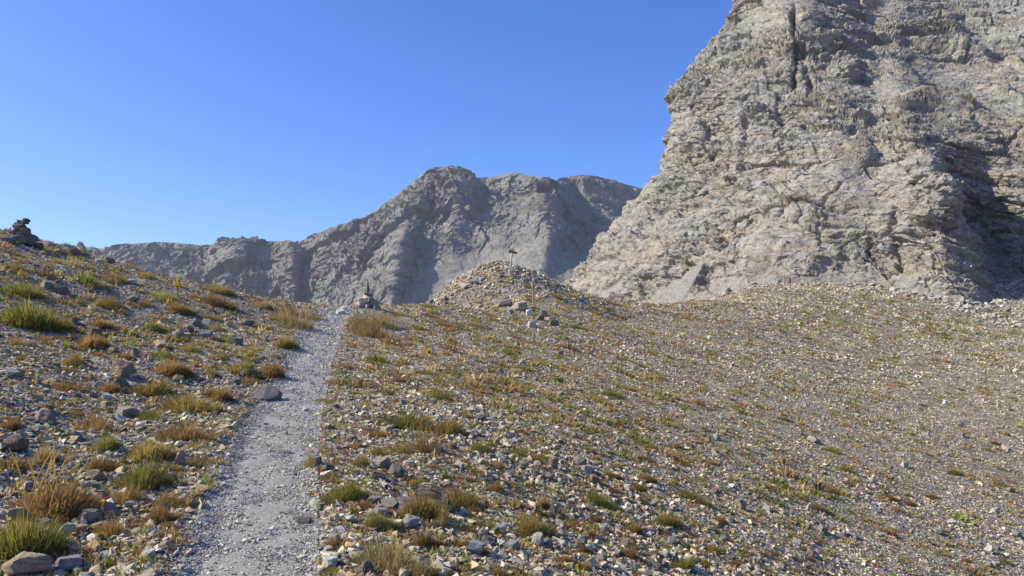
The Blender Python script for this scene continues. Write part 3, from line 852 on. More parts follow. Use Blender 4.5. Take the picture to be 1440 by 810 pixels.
# --- tussocks: a cushion of curved blades
def tussock_arrays(seed, blades, form, tips=1.0, width=0.012, segs=3):
    """form: cushion, shock (upright stalks), mat. Unit size: about 1 wide, height as built for a 1 m wide plant."""
    r = np.random.default_rng(seed)
    n = blades
    rad = np.sqrt(r.random(n)) * {'cushion': .42, 'shock': .46, 'mat': .46}[form]
    th = r.uniform(0, 6.283, n)
    bx, by = rad * np.cos(th), rad * np.sin(th) * 0.85
    lump = 0.75 + 0.5 * noise3(bx * 3 + seed, by * 3, 0, seed)
    L = {'cushion': .40, 'shock': .75, 'mat': .24}[form] * r.uniform(.55, 1.15, n) * lump * (1.1 - 0.6 * rad / .42)
    lean = np.clip(rad * 1.9 + r.normal(0, .24, n), -.3, 1.3) * {'cushion': 1.0, 'shock': .55, 'mat': 1.25}[form]
    az = th + r.normal(0, .5 if form != 'shock' else 1.3, n)
    droop = r.uniform(.25, .9, n) * {'cushion': 1.0, 'shock': .6, 'mat': 1.1}[form]
    d = np.zeros((n, segs + 1, 3)); pos = np.stack([bx, by, np.full(n, -.03)], 1); d[:, 0] = pos
    ang = lean.copy()
    for k in range(1, segs + 1):
        st = L / segs
        pos = pos + np.stack([np.sin(ang) * np.cos(az), np.sin(ang) * np.sin(az), np.cos(ang)], 1) * st[:, None]
        d[:, k] = pos; ang = ang + droop / segs * 1.4
    side = np.stack([-np.sin(az + r.normal(0, .8, n)), np.cos(az + r.normal(0, .8, n)), np.zeros(n)], 1)
    w = width * r.uniform(.6, 1.4, n)
    taper = np.array([1.0, .9, .6, .12])[:segs + 1] if segs == 3 else np.array([1.0, .75, .15])
    Lv = d - side[:, None] * (w[:, None] * taper)[..., None]
    Rv = d + side[:, None] * (w[:, None] * taper)[..., None]
    V = np.stack([Lv, Rv], 2).reshape(n, -1, 3)
    f = np.array([[2 * k, 2 * k + 1, 2 * k + 3, 2 * k + 2] for k in range(segs)])
    F = f[None] + (np.arange(n) * 2 * (segs + 1))[:, None, None]
    bright = np.clip(r.normal(.5, .22, n), 0, 1)
    dry = (r.random(n) < 0.30) * r.uniform(.3, 1, n)
    tipk = np.linspace(0, 1, segs + 1) ** 2 * 0.55 * tips
    c = np.zeros((n, segs + 1, 2, 3))
    c[..., 0] = bright[:, None, None]
    c[..., 1] = np.clip(dry[:, None] + tipk[None] * r.random(n)[:, None], 0, 1)[..., None]
    return V.reshape(-1, 3), F.reshape(-1, 4), c.reshape(-1, 3)

def stalk_arrays(seed, n):
    r = np.random.default_rng(seed)
    th = r.uniform(0, 6.283, n); rad = np.sqrt(r.random(n)) * .3
    base = np.stack([rad * np.cos(th), rad * np.sin(th), np.zeros(n)], 1)
    L = r.uniform(.55, 1.0, n); az = r.normal(0.3, 1.2, n); ln = np.abs(r.normal(.18, .18, n))
    V, F = [], []
    for i in range(n):
        p = base[i].copy(); a = ln[i]; pts = [p.copy()]
        for k in range(4):
            p = p + np.array([math.sin(a) * math.cos(az[i]), math.sin(a) * math.sin(az[i]), math.cos(a)]) * L[i] / 4
            pts.append(p.copy()); a += .13
        for wv in (np.array([1, 0, 0]), np.array([0, 1, 0])):
            b = len(V)
            for k, q in enumerate(pts):
                w = [.0065, .0055, .005, .009, .003][k]
                V += [q - wv * w, q + wv * w]
            F += [[b + 2 * k, b + 2 * k + 1, b + 2 * k + 3, b + 2 * k + 2] for k in range(4)]
    V = np.array(V); c = np.zeros((len(V), 3)); c[:, 0] = .75; c[:, 1] = .9
    return V, np.array(F), c

TUFTS = {f: [] for f in ('cushion', 'shock', 'mat')}
for f in TUFTS:
    for j in range(6):
        V, F, c = tussock_arrays(900 + 10 * j + len(f), blades={'cushion': 1700, 'shock': 420, 'mat': 1200}[f], form=f, width=0.0062)
        me = mesh_from('tussock_' + f, V, F, True, c); me.materials.append(M_BLADE); TUFTS[f].append(me)
STALKS = []
for j in range(4):
    V, F, c = stalk_arrays(980 + j, 16)
    me = mesh_from('seed_stalks', V, F, True, c); me.materials.append(M_BLADE); STALKS.append(me)
TINT = {'rust': (.26, .160, .080), 'brown': (.25, .172, .092), 'olive': (.245, .215, .075), 'green': (.175, .215, .050), 'straw': (.36, .30, .17), 'yellow': (.29, .235, .075)}



# ------------------------------------------------------------------ what stands on the slope
# tussocks: picture x, y of the foot, width, height (photograph pixels), colour, form
HERO_TUFTS = [
 (20,788,110,78,'green','cushion'),(62,727,106,54,'rust','cushion'),(195,690,64,48,'green','cushion'),(140,663,42,22,'rust','cushion'),(170,709,48,28,'brown','cushion'),(150,755,38,25,'rust','cushion'),
 (222,738,46,34,'rust','cushion'),(241,716,44,26,'brown','cushion'),(190,783,18,14,'rust','cushion'),(237,775,16,10,'straw','mat'),(12,660,56,24,'rust','mat'),
 (28,505,22,10,'rust','mat'),(100,513,32,22,'olive','cushion'),(84,523,30,14,'brown','mat'),(20,544,24,12,'olive','mat'),(85,549,52,18,'rust','mat'),(150,551,34,16,'rust','cushion'),(178,505,20,10,'rust','cushion'),
 (235,527,64,26,'rust','cushion'),(225,502,42,14,'green','mat'),(203,556,58,28,'olive','cushion'),(256,580,78,32,'olive','cushion'),(208,592,40,20,'green','cushion'),(296,530,26,14,'brown','cushion'),(294,557,22,14,'rust','cushion'),
 (8,604,34,20,'rust','cushion'),(122,605,58,28,'rust','cushion'),(142,633,46,26,'green','cushion'),(58,650,42,28,'straw','cushion'),(8,630,24,12,'brown','mat'),(253,622,76,32,'brown','cushion'),(203,648,78,34,'olive','cushion'),
 (274,656,44,22,'brown','mat'),(84,569,26,10,'brown','mat'),(101,584,26,12,'brown','mat'),(133,500,22,10,'rust','mat'),(172,524,22,10,'straw','mat'),
 (255,439,34,15,'olive','mat'),(302,430,46,20,'brown','cushion'),(305,412,44,14,'olive','cushion'),(293,448,30,10,'olive','mat'),(300,464,30,14,'straw','mat'),(370,434,30,16,'straw','cushion'),(411,462,46,20,'straw','shock'),(395,452,34,14,'straw','shock'),
 (400,489,40,20,'olive','cushion'),(440,450,48,16,'olive','mat'),(265,494,34,12,'olive','mat'),(306,504,28,12,'olive','mat'),(336,524,38,20,'olive','cushion'),(340,496,24,10,'brown','mat'),(378,530,38,24,'rust','cushion'),
 (350,539,34,14,'rust','mat'),(385,503,16,9,'rust','mat'),(249,526,40,20,'rust','cushion'),(308,563,38,24,'rust','cushion'),(364,462,28,11,'olive','mat'),(352,499,22,9,'brown','mat'),(300,476,18,10,'rust','mat'),(292,532,24,10,'straw','mat'),
 (518,474,44,22,'straw','shock'),(540,462,34,15,'straw','shock'),(500,456,26,15,'straw','shock'),(508,468,30,18,'straw','shock'),(528,458,30,14,'straw','shock'),(530,510,36,20,'green','mat'),(453,568,36,13,'yellow','mat'),(465,542,26,13,'rust','mat'),(480,540,24,10,'olive','mat'),(482,518,24,14,'straw','mat'),
 (512,572,28,12,'straw','mat'),(557,566,14,9,'rust','mat'),(618,562,26,20,'green','shock'),(568,605,64,28,'green','cushion'),(525,613,48,18,'rust','mat'),(558,637,44,20,'olive','mat'),(598,637,38,28,'rust','shock'),(628,612,48,28,'olive','cushion'),
 (675,634,42,17,'green','mat'),(435,625,26,12,'straw','mat'),(499,632,22,15,'straw','cushion'),(531,642,22,15,'yellow','cushion'),(508,657,24,18,'olive','cushion'),(435,661,24,24,'straw','shock'),(605,658,16,11,'straw','mat'),
 (460,678,40,14,'brown','mat'),(480,708,58,34,'green','cushion'),(440,700,24,12,'brown','mat'),(591,730,54,44,'olive','cushion'),(643,714,52,36,'olive','cushion'),(662,678,22,10,'rust','mat'),(695,692,22,17,'yellow','cushion'),
 (588,688,28,18,'olive','cushion'),(697,659,26,13,'straw','cushion'),(514,719,24,18,'rust','cushion'),(532,747,40,34,'olive','cushion'),(544,806,78,52,'straw','cushion'),(600,773,46,36,'rust','cushion'),(466,774,32,22,'rust','cushion'),
 (493,777,18,10,'straw','mat'),(444,798,24,12,'straw','mat'),(465,811,28,16,'olive','cushion'),(620,741,22,20,'straw','shock'),(650,770,18,15,'rust','shock'),(683,782,20,14,'brown','cushion'),(675,792,14,10,'yellow','cushion'),
 (600,816,48,24,'straw','cushion'),(662,722,38,16,'olive','mat'),(755,651,28,12,'olive','mat'),(725,714,32,16,'olive','mat'),(752,752,62,28,'olive','cushion'),(731,757,26,12,'olive','mat'),(764,714,24,17,'yellow','cushion'),
 (842,712,42,20,'green','cushion'),(854,670,20,11,'straw','cushion'),(846,682,24,10,'olive','mat'),(815,681,26,8,'olive','mat'),(808,742,32,13,'rust','mat'),(838,734,16,11,'rust','cushion'),(890,750,30,14,'yellow','cushion'),
 (884,787,36,22,'rust','cushion'),(962,804,42,22,'green','cushion'),(942,740,40,18,'olive','cushion'),(968,702,46,16,'olive','mat'),(910,678,32,16,'rust','cushion'),(905,702,20,9,'yellow','mat'),(797,793,30,14,'rust','cushion'),
 (820,803,28,12,'brown','cushion'),(700,810,26,13,'straw','cushion'),(872,729,20,9,'olive','mat'),(837,648,14,9,'yellow','cushion'),(868,659,14,10,'olive','cushion'),(690,628,24,10,'green','mat'),(728,642,38,16,'green','mat'),
 (755,648,22,10,'olive','mat'),(585,463,24,12,'olive','mat'),(630,462,34,12,'rust','mat'),(718,499,24,11,'green','mat'),(735,521,34,13,'green','mat'),(726,544,28,11,'olive','mat'),(638,527,30,14,'green','mat'),(597,528,40,14,'olive','mat'),
 (617,538,20,12,'olive','mat'),(586,550,24,13,'green','mat'),(562,445,26,10,'straw','mat'),(603,446,22,7,'rust','mat'),(690,446,28,9,'straw','mat'),(668,460,22,10,'straw','mat'),(860,558,32,15,'green','mat'),(877,508,20,9,'olive','mat'),
 (918,499,16,8,'yellow','mat'),(905,591,18,11,'straw','mat'),(830,607,26,10,'olive','mat'),(898,624,20,9,'green','mat'),(951,631,24,12,'green','mat'),(757,645,30,10,'olive','mat'),(715,603,14,7,'yellow','mat'),(737,612,20,9,'rust','mat'),
 (1005,777,30,12,'olive','mat'),(1105,592,18,7,'green','mat'),(1140,619,30,8,'green','mat'),(1172,637,26,9,'green','mat'),(1192,664,24,10,'green','mat'),(1345,668,20,9,'green','cushion'),(1256,705,20,10,'rust','cushion'),(1198,684,30,9,'rust','mat'),
 (1290,727,20,7,'straw','mat'),(978,707,42,14,'olive','mat'),(1090,690,26,8,'olive','mat'),(1417,794,24,9,'green','mat'),(1030,612,22,8,'rust','mat'),(1045,640,20,8,'straw','mat'),(1000,653,24,8,'olive','mat'),
 (36,456,88,40,'green','cushion'),(24,412,60,22,'green','cushion'),(215,466,34,22,'green','cushion'),(222,418,46,18,'green','mat'),(250,439,36,15,'olive','cushion'),(150,432,42,17,'olive','cushion'),(104,426,38,12,'brown','mat'),
 (130,402,46,16,'straw','mat'),(155,393,52,14,'brown','mat'),(92,371,60,15,'straw','mat'),(70,352,40,9,'straw','mat'),(140,462,28,14,'rust','cushion'),(122,486,54,18,'rust','cushion'),(100,447,20,9,'rust','mat'),(200,388,40,12,'olive','mat'),
 (198,430,30,12,'brown','mat'),(20,484,36,11,'rust','mat'),(60,478,18,9,'rust','mat'),(14,357,34,10,'straw','mat'),(18,378,40,10,'olive','mat'),(300,404,38,9,'olive','mat'),(270,418,26,9,'brown','mat'),(178,374,26,8,'straw','mat'),
 (785,455,24,9,'straw','mat'),(812,463,24,12,'green','mat'),(835,441,20,7,'straw','mat'),(858,427,22,7,'straw','mat'),(776,442,16,8,'straw','mat'),(742,405,16,6,'straw','mat'),(702,383,12,6,'olive','mat'),(868,446,22,7,'rust','mat'),
 (800,417,22,6,'straw','mat'),(782,419,20,8,'olive','mat'),
]
# rocks: picture x, y of the foot, width, height, colour, form, lean
HERO_ROCKS = [
 (27,812,66,34,'brown','block'),(16,732,32,20,'tan','round'),(62,745,24,18,'grey','block'),(87,752,30,15,'pale','wedge'),(92,804,46,17,'blue','slab'),(120,738,36,22,'tan','round'),(152,722,22,18,'grey','wedge'),(141,704,16,12,'tan','block'),
 (131,674,22,14,'tan','block'),(165,675,20,10,'pale','block'),(120,687,30,8,'grey','slab'),(138,763,16,10,'tan','slab'),(58,594,42,20,'brown','round'),(52,580,34,13,'brown','slab'),(168,529,34,24,'brown','block'),(167,546,28,15,'dark','wedge'),
 (175,585,34,15,'tan','block'),(10,634,34,24,'brown','block'),(105,619,20,14,'grey','wedge'),(252,655,15,26,'tan','block'),(148,563,17,9,'white','block'),(187,502,22,15,'brown','wedge'),(156,498,20,12,'brown','wedge'),(247,537,20,12,'brown','round'),
 (14,530,28,12,'grey','block'),(130,560,22,9,'dark','wedge'),(75,519,18,10,'brown','block'),(212,650,14,14,'dark','wedge'),(366,561,56,11,'dark','slab'),(288,476,20,14,'grey','block'),(262,466,18,11,'blue','wedge'),(345,457,18,9,'dark','block'),(330,484,22,9,'dark','slab'),
 (558,672,30,21,'dark','round'),(530,677,26,15,'dark','block'),(533,659,34,11,'tan','slab'),(604,712,78,20,'tan','slab'),(545,716,32,16,'grey','slab'),(566,724,40,20,'dark','slab'),(576,744,36,18,'blue','round'),(425,741,22,11,'dark','slab'),
 (462,779,20,12,'pale','block'),(485,791,16,12,'pale','wedge'),(508,810,32,20,'dark','wedge'),(533,777,18,13,'tan','wedge'),(677,756,20,15,'pale','round'),(631,688,18,14,'tan','wedge'),(574,656,18,7,'white','slab'),(458,664,22,10,'dark','block'),
 (777,658,16,18,'brown','block'),(815,655,24,14,'grey','round'),(823,664,22,8,'pale','slab'),(837,681,20,14,'brown','block'),(882,691,16,11,'white','block'),(919,713,16,12,'tan','wedge'),(936,786,14,10,'white','block'),(1352,600,14,9,'dark','round'),
 (751,722,14,11,'brown','wedge'),(945,765,22,12,'blue','wedge'),(1143,622,20,6,'pale','slab'),(1040,712,10,8,'white','block'),(740,785,20,8,'pale','slab'),(742,780,14,8,'dark','wedge'),(806,787,12,9,'dark','wedge'),(770,675,22,9,'brown','block'),
 (732,438,26,15,'tan','block'),(711,431,28,9,'dark','slab'),(750,435,11,6,'tan','wedge'),(745,444,13,9,'white','block'),(765,445,14,10,'dark','block'),(773,452,12,7,'tan','block'),(757,450,16,8,'dark','wedge'),(780,459,18,9,'dark','slab'),
 (748,460,15,8,'pale','slab'),(665,400,14,3,'tan','slab'),(652,406,16,3,'pale','slab'),(640,413,14,3,'tan','slab'),(678,395,12,3,'grey','slab'),(622,422,14,3,'tan','slab'),(606,428,14,5,'grey','slab'),
 (66,346,15,9,'pale','block'),(95,355,26,12,'dark','block'),(82,356,16,7,'pale','block'),(208,378,18,8,'white','block'),(138,368,14,6,'pale','block'),(150,368,18,8,'dark','block'),(8,340,22,10,'dark','slab'),(118,361,20,8,'dark','wedge'),
 (483,437,12,8,'white','round'),(494,434,12,8,'tan','round'),(478,443,16,7,'pale','slab'),(64,406,22,10,'grey','slab'),(80,412,24,12,'dark','block'),(182,398,16,7,'pale','block'),(184,424,18,8,'grey','block'),(290,456,14,8,'white','block'),
 (270,458,20,10,'dark','wedge'),(318,458,11,6,'white','block'),(247,477,20,12,'grey','block'),(222,488,20,9,'tan','block'),(128,470,22,10,'dark','slab'),(260,476,18,8,'tan','slab'),(345,530,26,12,'dark','block'),(330,540,20,9,'dark','block'),
]

def tone(c, k=0.16):
    f = math.exp(random.gauss(0, k)); return (c[0] * f * math.exp(random.gauss(0, .03)), c[1] * f, c[2] * f * math.exp(random.gauss(0, .04)), 1)

def extra_spots(n, taken, wmin, wmax, gap):
    """More spots on the slope, spaced out in the picture and clear of the trail."""
    out = []
    tk = [(q[0], q[1], q[2]) for q in taken]
    while len(out) < n:
        px = random.uniform(5, 1435); py = 810 - 400 * random.random() ** 1.25
        w = random.uniform(wmin, wmax) * (0.45 + 0.9 * max(0, (py - 420)) / 390) * (1.0 if px < 900 else 0.75)
        if any(abs(px - a) < (w + c) * gap and abs(py - b) < (w + c) * gap * 0.55 for a, b, c in tk): continue
        out.append([px, py, w]); tk.append((px, py, w))
    return out

def solve_spots(L):
    """Keep the entries whose sight line meets the slope off the trail; return them with their points."""
    P = ground_hit([q[0] for q in L], [q[1] for q in L])
    return P

def fix_above(L):
    """A foot drawn on the skyline may just miss the land: lower it until it meets it."""
    P = solve_spots(L)
    for step in range(8):
        bad = [i for i in range(len(L)) if np.isnan(P[i, 0]) or P[i, 1] > 70]
        if not bad: break
        for i in bad: L[i] = (L[i][0], L[i][1] + 4) + tuple(L[i][2:])
        Q = solve_spots([L[i] for i in bad])
        for i, q in zip(bad, Q): P[i] = q
    ok = [i for i in range(len(L)) if not np.isnan(P[i, 0]) and P[i, 1] < 95]
    return [L[i] for i in ok], P[ok]

tufts, tuft_at = fix_above(list(HERO_TUFTS))
rocks, rock_at = fix_above(list(HERO_ROCKS))
HT, HR = len(tufts), len(rocks)
# smaller ones fill in up to 300 of each kind
def fill(n, taken, make, wmin, wmax, gap):
    got, pts = [], []
    while len(got) < n:
        L = [tuple(q) + make() for q in extra_spots(n - len(got) + 30, taken + got, wmin, wmax, gap)]
        P = solve_spots(L)
        t = trail_off(P[:, 0], P[:, 1])
        for q, p, tt in zip(L, P, t):
            if not np.isnan(p[0]) and p[1] < 60 and tt > 1.15 and len(got) < n: got.append(q); pts.append(p)
    return got, np.array(pts)
def mk_tuft():
    f = random.choice(['mat', 'mat', 'cushion'])
    return (None, random.choices(['rust', 'brown', 'olive', 'green', 'straw', 'yellow'], [28, 18, 24, 10, 14, 6])[0], f)
def mk_rock():
    return (None, random.choices(['grey', 'pale', 'blue', 'tan', 'dark', 'brown', 'white'], [28, 22, 10, 18, 8, 8, 6])[0], random.choice(['block', 'slab', 'wedge', 'block', 'round']))
g, p = fill(300 - HT, tufts, mk_tuft, 14, 30, 0.30); g = [(a, b, w, w * random.uniform(.35, .5), c, f) for a, b, w, _, c, f in g]
tufts += g; tuft_at = np.concatenate([tuft_at, p])
g, p = fill(300 - HR, rocks + tufts[:HT], mk_rock, 9, 22, 0.22); g = [(a, b, w, w * random.uniform(.4, .75), c, f) for a, b, w, _, c, f in g]
rocks += g; rock_at = np.concatenate([rock_at, p])

# ---- words for the labels
TW = {'rust': 'rust-brown', 'brown': 'dun', 'olive': 'olive', 'green': 'green', 'straw': 'straw-yellow', 'yellow': 'golden'}
FW = {'cushion': 'grass cushion', 'shock': 'tall grass shock', 'mat': 'grass mat'}
RW = {'grey': 'grey', 'pale': 'pale grey', 'blue': 'bluish grey', 'tan': 'tan', 'dark': 'dark grey', 'brown': 'brown', 'white': 'whitish'}
GW = {'block': 'blocky rock', 'slab': 'flat slab', 'wedge': 'pointed rock', 'round': 'rounded rock'}
# marks everyone can find: picture x, y, words
MARKS = [(30, 325, 'the dark cairn'), (512, 425, 'the spire-topped cairn'), (720, 383, 'the signpost'), (750, 428, 'the ochre stake'),
         (345, 800, "the trail's near end"), (372, 690, "the trail's lower bend"), (398, 600, "the trail's middle"), (430, 520, "the trail's narrowing"), (470, 450, "the trail's crest"),
         (20, 745, 'the big green cushion'), (62, 700, 'the biggest rust-brown cushion'), (197, 665, 'the brightest green cushion'), (27, 797, 'the corner boulder'), (604, 700, 'the long tan slab'),
         (378, 550, 'the dark trailside slab'), (252, 640, 'the upright tan stone'), (36, 430, 'the upper green cushion'), (777, 650, 'the lone brown block'), (752, 740, 'the long olive cushion'),
         (545, 785, 'the large straw cushion'), (842, 702, 'the green scree cushion'), (1350, 597, 'the lone dark boulder'), (1192, 660, 'the green scree tuft'), (730, 428, 'the tan knoll boulder'),
         (568, 590, 'the sloping green cushion'), (882, 686, 'the whitish block'), (1440, 470, 'the shaded gully'), (1440, 800, "the scree's near corner"), (1180, 425, "the cliff's foot"), (1140, 618, 'the pale scree slab'), (965, 795, 'the green edge cushion'),
         (1256, 700, 'the rust scree cushion'), (860, 550, 'the green mid-slope tuft'), (58, 585, 'the round brown rocks'), (235, 515, 'the wide rust cushion'), (411, 450, "the crest's straw tuft")]
OWN = {}   # words used as marks are also the labels of those very things
def relation(px, py, m):
    dx, dy = px - m[0], (py - m[1]) * 1.6
    if abs(dx) > abs(dy): return 'on the cliff side of' if dx > 0 else 'on the dark cairn side of' if m[2] != 'the dark cairn' else 'on the far side of'
    return 'in front of' if dy > 0 else 'behind'
def label_all(items, words):
    """A label for each: size, colour and form, then where it stands; the nearer of two alike says so."""
    bins = {}
    for i, it in enumerate(items):
        px, py, w = it[:3]
        m = min(MARKS, key=lambda m: (m[0] - px) ** 2 + ((m[1] - py) * 1.6) ** 2 + (1e9 if abs(m[0] - px) + abs(m[1] - py) < 14 else 0))
        dist = math.hypot(m[0] - px, (m[1] - py) * 1.6)
        bins.setdefault((words(it), relation(px, py, m), m[2]), []).append((dist, i))
    lab = [None] * len(items)
    ORD = ['nearest', 'second', 'third', 'fourth', 'fifth', 'sixth', 'seventh', 'eighth', 'ninth', 'tenth']
    for (wd, rel, mk), L in bins.items():
        L.sort()
        for k, (_, i) in enumerate(L):
            lab[i] = f'{wd} {rel} {mk}' if len(L) == 1 else f'{wd} {rel} {mk}, nearest' if k == 0 else f'{wd} {rel} {mk}, {ORD[min(k, 9)]} nearest'
    return lab
def tuft_words(it):
    s = 'small ' if it[2] < 18 else 'wide ' if it[2] > 44 else ''
    return s + TW[it[4]] + ' ' + FW[it[5]]
def rock_words(it):
    s = 'small ' if it[2] < 13 else 'large ' if it[2] > 32 else ''
    return s + RW[it[4]] + ' ' + GW[it[5]]
tuft_lab = label_all(tufts, tuft_words); rock_lab = label_all(rocks, rock_words)
def own(L, lab, x, y, text):
    for i, it in enumerate(L):
        if it[0] == x and abs(it[1] - y) < 30 and it[2] == [q for q in L if q[0] == x and abs(q[1] - y) < 1][0][2]: lab[i] = text; return
for x, y, t in [(20, 788, 'big fresh green grass cushion spilling over the edge beside the corner boulder'), (62, 727, 'widest rust-brown grass cushion with straw stalks on the bank'),
                (195, 690, 'brightest green grass cushion on the bank beside the trail'), (752, 752, 'long olive grass cushion slanting down the open scree'), (544, 806, 'large straw-coloured grass cushion with a tan stone on it'),
                (842, 712, 'fresh green grass cushion on the bare scree near the whitish block'), (36, 456, 'long dark green grass cushion high on the bank'), (568, 605, 'long green grass cushion sloping down beside the trail'),
                (962, 804, 'fresh green grass cushion in the scree at the bottom edge'), (235, 527, 'wide rust grass cushion on the bank with green tuft behind it'), (411, 462, 'tall straw grass shock where the trail tops the crest'),
                (1192, 664, 'bright green grass tuft alone on the far scree'), (1256, 705, 'rust-coloured grass cushion alone on the far scree'), (860, 558, 'fresh green low grass tuft on mid slope below the stake')]:
    own(tufts, tuft_lab, x, y, t)
for x, y, t in [(27, 812, 'large grey-brown boulder in the bottom corner under the green cushion'), (604, 712, 'long tan slab lying between two olive cushions'), (378, 560, 'long dark slab sunk in the bank at the trail edge'),
                (252, 655, 'upright narrow tan stone standing beside the trail'), (777, 658, 'squarish brown block standing alone on the scree'), (882, 691, 'whitish block on the scree beyond the green cushion'),
                (1352, 600, 'dark rounded boulder alone on the far scree'), (730, 438, 'large tan boulder on the knoll beside the stake'), (1143, 622, 'pale flat slab beside green tufts on the far scree'),
                (58, 594, 'rounded brown rock leaning below a flat brown one on the bank'), (532, 777, 'tan pointed stone resting on the straw cushion'), (426, 741, 'flat dark stone lying on the trail edge')]:
    own(rocks, rock_lab, x, y, t)
seen = {}
for lab in (tuft_lab, rock_lab):
    for i, t in enumerate(lab):
        t = ' '.join(t.split()[:16])
        if t in seen: t = (t + ', lower one') if len(t.split()) < 15 else t
        seen[t] = 1; lab[i] = t

def build_rocks():
    N = normal_at(rock_at[:, 0], rock_at[:, 1])
    _, _, f = to_px(rock_at)
    for i, it in enumerate(rocks):
        px, py, w, h, c, form = it[:6]
        W = w * f[i] / FPX * .86; H = h * f[i] / FPX * (0.80 if form != 'slab' else 1.0)
        o = bpy.data.objects.new('rock', random.choice(ROCKS[form]))
        COL.objects.link(o)
        dep = W * random.uniform(.7, 1.0)
        spin = random.choice([0, math.pi]) + random.gauss(0, .3)
        til = (random.gauss(0, .12), random.gauss(0, .10))
        if it[0] == 604: til = (0.1, 0.42); spin = 0.1
        if it[0] == 545: til = (0.5, 0.5)
        if it[0] == 252: til = (0, -0.15)
        p = rock_at[i] + np.array([0, dep * 0.35, 0]); p[2] = height(p[0], p[1])
        if it[0] == 532: p[2] += 0.14
        place(o, p, W, dep, H * 1.35, spin, til, N[i], H * 0.28, 0.7)
        o.color = tone(ROCK_TINT[c], .12)
        tag(o, rock_lab[i], 'rock', 'rocks lying on the slope')

def build_tufts():
    N = normal_at(tuft_at[:, 0], tuft_at[:, 1])
    _, _, f = to_px(tuft_at)
    for i, it in enumerate(tufts):
        px, py, w, h, c, form = it[:6]
        W = w * f[i] / FPX; H = h * f[i] / FPX
        o = bpy.data.objects.new('grass_tussock', random.choice(TUFTS[form]))
        COL.objects.link(o)
        k = {'cushion': .40, 'shock': .62, 'mat': .27}[form]
        p = tuft_at[i] + np.array([0, W * 0.25, 0]); p[2] = height(p[0], p[1])
        slope = px > 500
        place(o, p, W * (1.6 if slope else 1.35), W * (random.uniform(.7, .95) if slope else random.uniform(.85, 1.1)), max(H / k * 1.3, W * .8), (random.gauss(-.6, .2) if slope else random.uniform(-.5, .5)) + random.choice([0, math.pi]), (0, 0), N[i], 0.0, 0.75)
        o.color = tone(TINT[c])
        tag(o, tuft_lab[i], 'grass tussock', 'grass tussocks on the slope')
        if form == 'shock' or (w > 46 and i in STALKY):
            s = bpy.data.objects.new('seed_stalks', random.choice(STALKS)); COL.objects.link(s)
            s.parent = o; s.color = tone((.36, .28, .12))
            s.scale = (1, 1, 1.0 if form == 'shock' else .75)
STALKY = {1, 95, 97, 98, 92}

def build_far_grass():
    """The rest of the tufts: hundreds of small ones all over the slope, one mass."""
    tm = [tussock_arrays(1200 + j, 56, ('mat', 'cushion')[j % 2], 0.6, 0.036, 2) for j in range(8)]
    n = 34000
    x, y = scatter_xy(n, 5.5, 104, 0.75)
    t = trail_off(x, y)
    r = np.hypot(x, y); px, py, _ = to_px(np.stack([x, y, height(x, y)], -1))
    dens = 0.55 + 0.7 * noise3(x * .22, y * .22, 0, 81) + 0.5 * noise3(x * .8, y * .8, 0, 82)
    dens = dens + 0.25 * smooth(1050, 850, px) * (x > -3) - 0.35 * smooth(950, 1400, px) * smooth(60, 20, r) - 0.5 * np.exp(-((x + 0.8) ** 2 / 10 + (y - 44) ** 2 / 8))
    keep = on_land(x, y) & ((t > 1.25) | (y > 27)) & (rng.random(n) < dens)
    x, y, r = x[keep], y[keep], r[keep]
    n = len(x)
    size = np.exp(rng.normal(math.log(0.24), .42, n)); size = np.clip(np.maximum(size, rng.uniform(7, 15, n) * r / FPX), .08, 1.0)
    size = np.where(r < 14, np.minimum(size, .20), size)
    z = height(x, y); nrm = normal_at(x, y)
    R = rot_batch(nrm * .7 + np.array([0, 0, .3]), np.where(x > -2, rng.normal(-.6, .5, n), rng.uniform(0, 6.283, n)), np.zeros((n, 3)))
    names = list(TINT); pr = np.array([.15, .14, .33, .10, .18, .10])
    zone = noise3(x * .12, y * .12, 0, 83)
    ci = rng.choice(6, n, p=pr / pr.sum())
    ci = np.where((zone > .35) & (rng.random(n) < .5), 0, ci); ci = np.where((zone < -.35) & (rng.random(n) < .4), 2, ci)
    cols = np.array([TINT[k] for k in names])[ci] * 1.12 * np.exp(rng.normal(0, .18, (n, 1)))
    kind = rng.integers(0, len(tm), n)
    Vs, Fs, Cs, base = [], [], [], 0
    for k, (tv, tf, tc) in enumerate(tm):
        s = np.nonzero(kind == k)[0]
        sc = size[s, None] * np.stack([np.ones(len(s)) * 1.3, np.ones(len(s)) * .75, rng.uniform(.85, 1.3, len(s))], 1)
        P = np.einsum('nij,nvj->nvi', R[s], tv[None] * sc[:, None, :]) + np.stack([x[s], y[s], z[s]], 1)[:, None]
        Vs.append(P.reshape(-1, 3)); Fs.append((tf[None] + (np.arange(len(s)) * len(tv))[:, None, None]).reshape(-1, 4) + base)
        b = (0.5 + 0.95 * tc[None, :, 0:1]); straw = np.array([.28, .20, .085])
        C = cols[s][:, None, :] * (1 - tc[None, :, 1:2] * .6) + straw * tc[None, :, 1:2] * .6
        Cs.append((C * b).reshape(-1, 3)); base += len(s) * len(tv)
    o = link('dry_grass', mesh_from('dry_grass', np.concatenate(Vs), np.concatenate(Fs), True, np.concatenate(Cs)), M_GRASS)
    tag(o, 'scattered small dry grass tufts growing between the stones of the slope', kind='stuff')

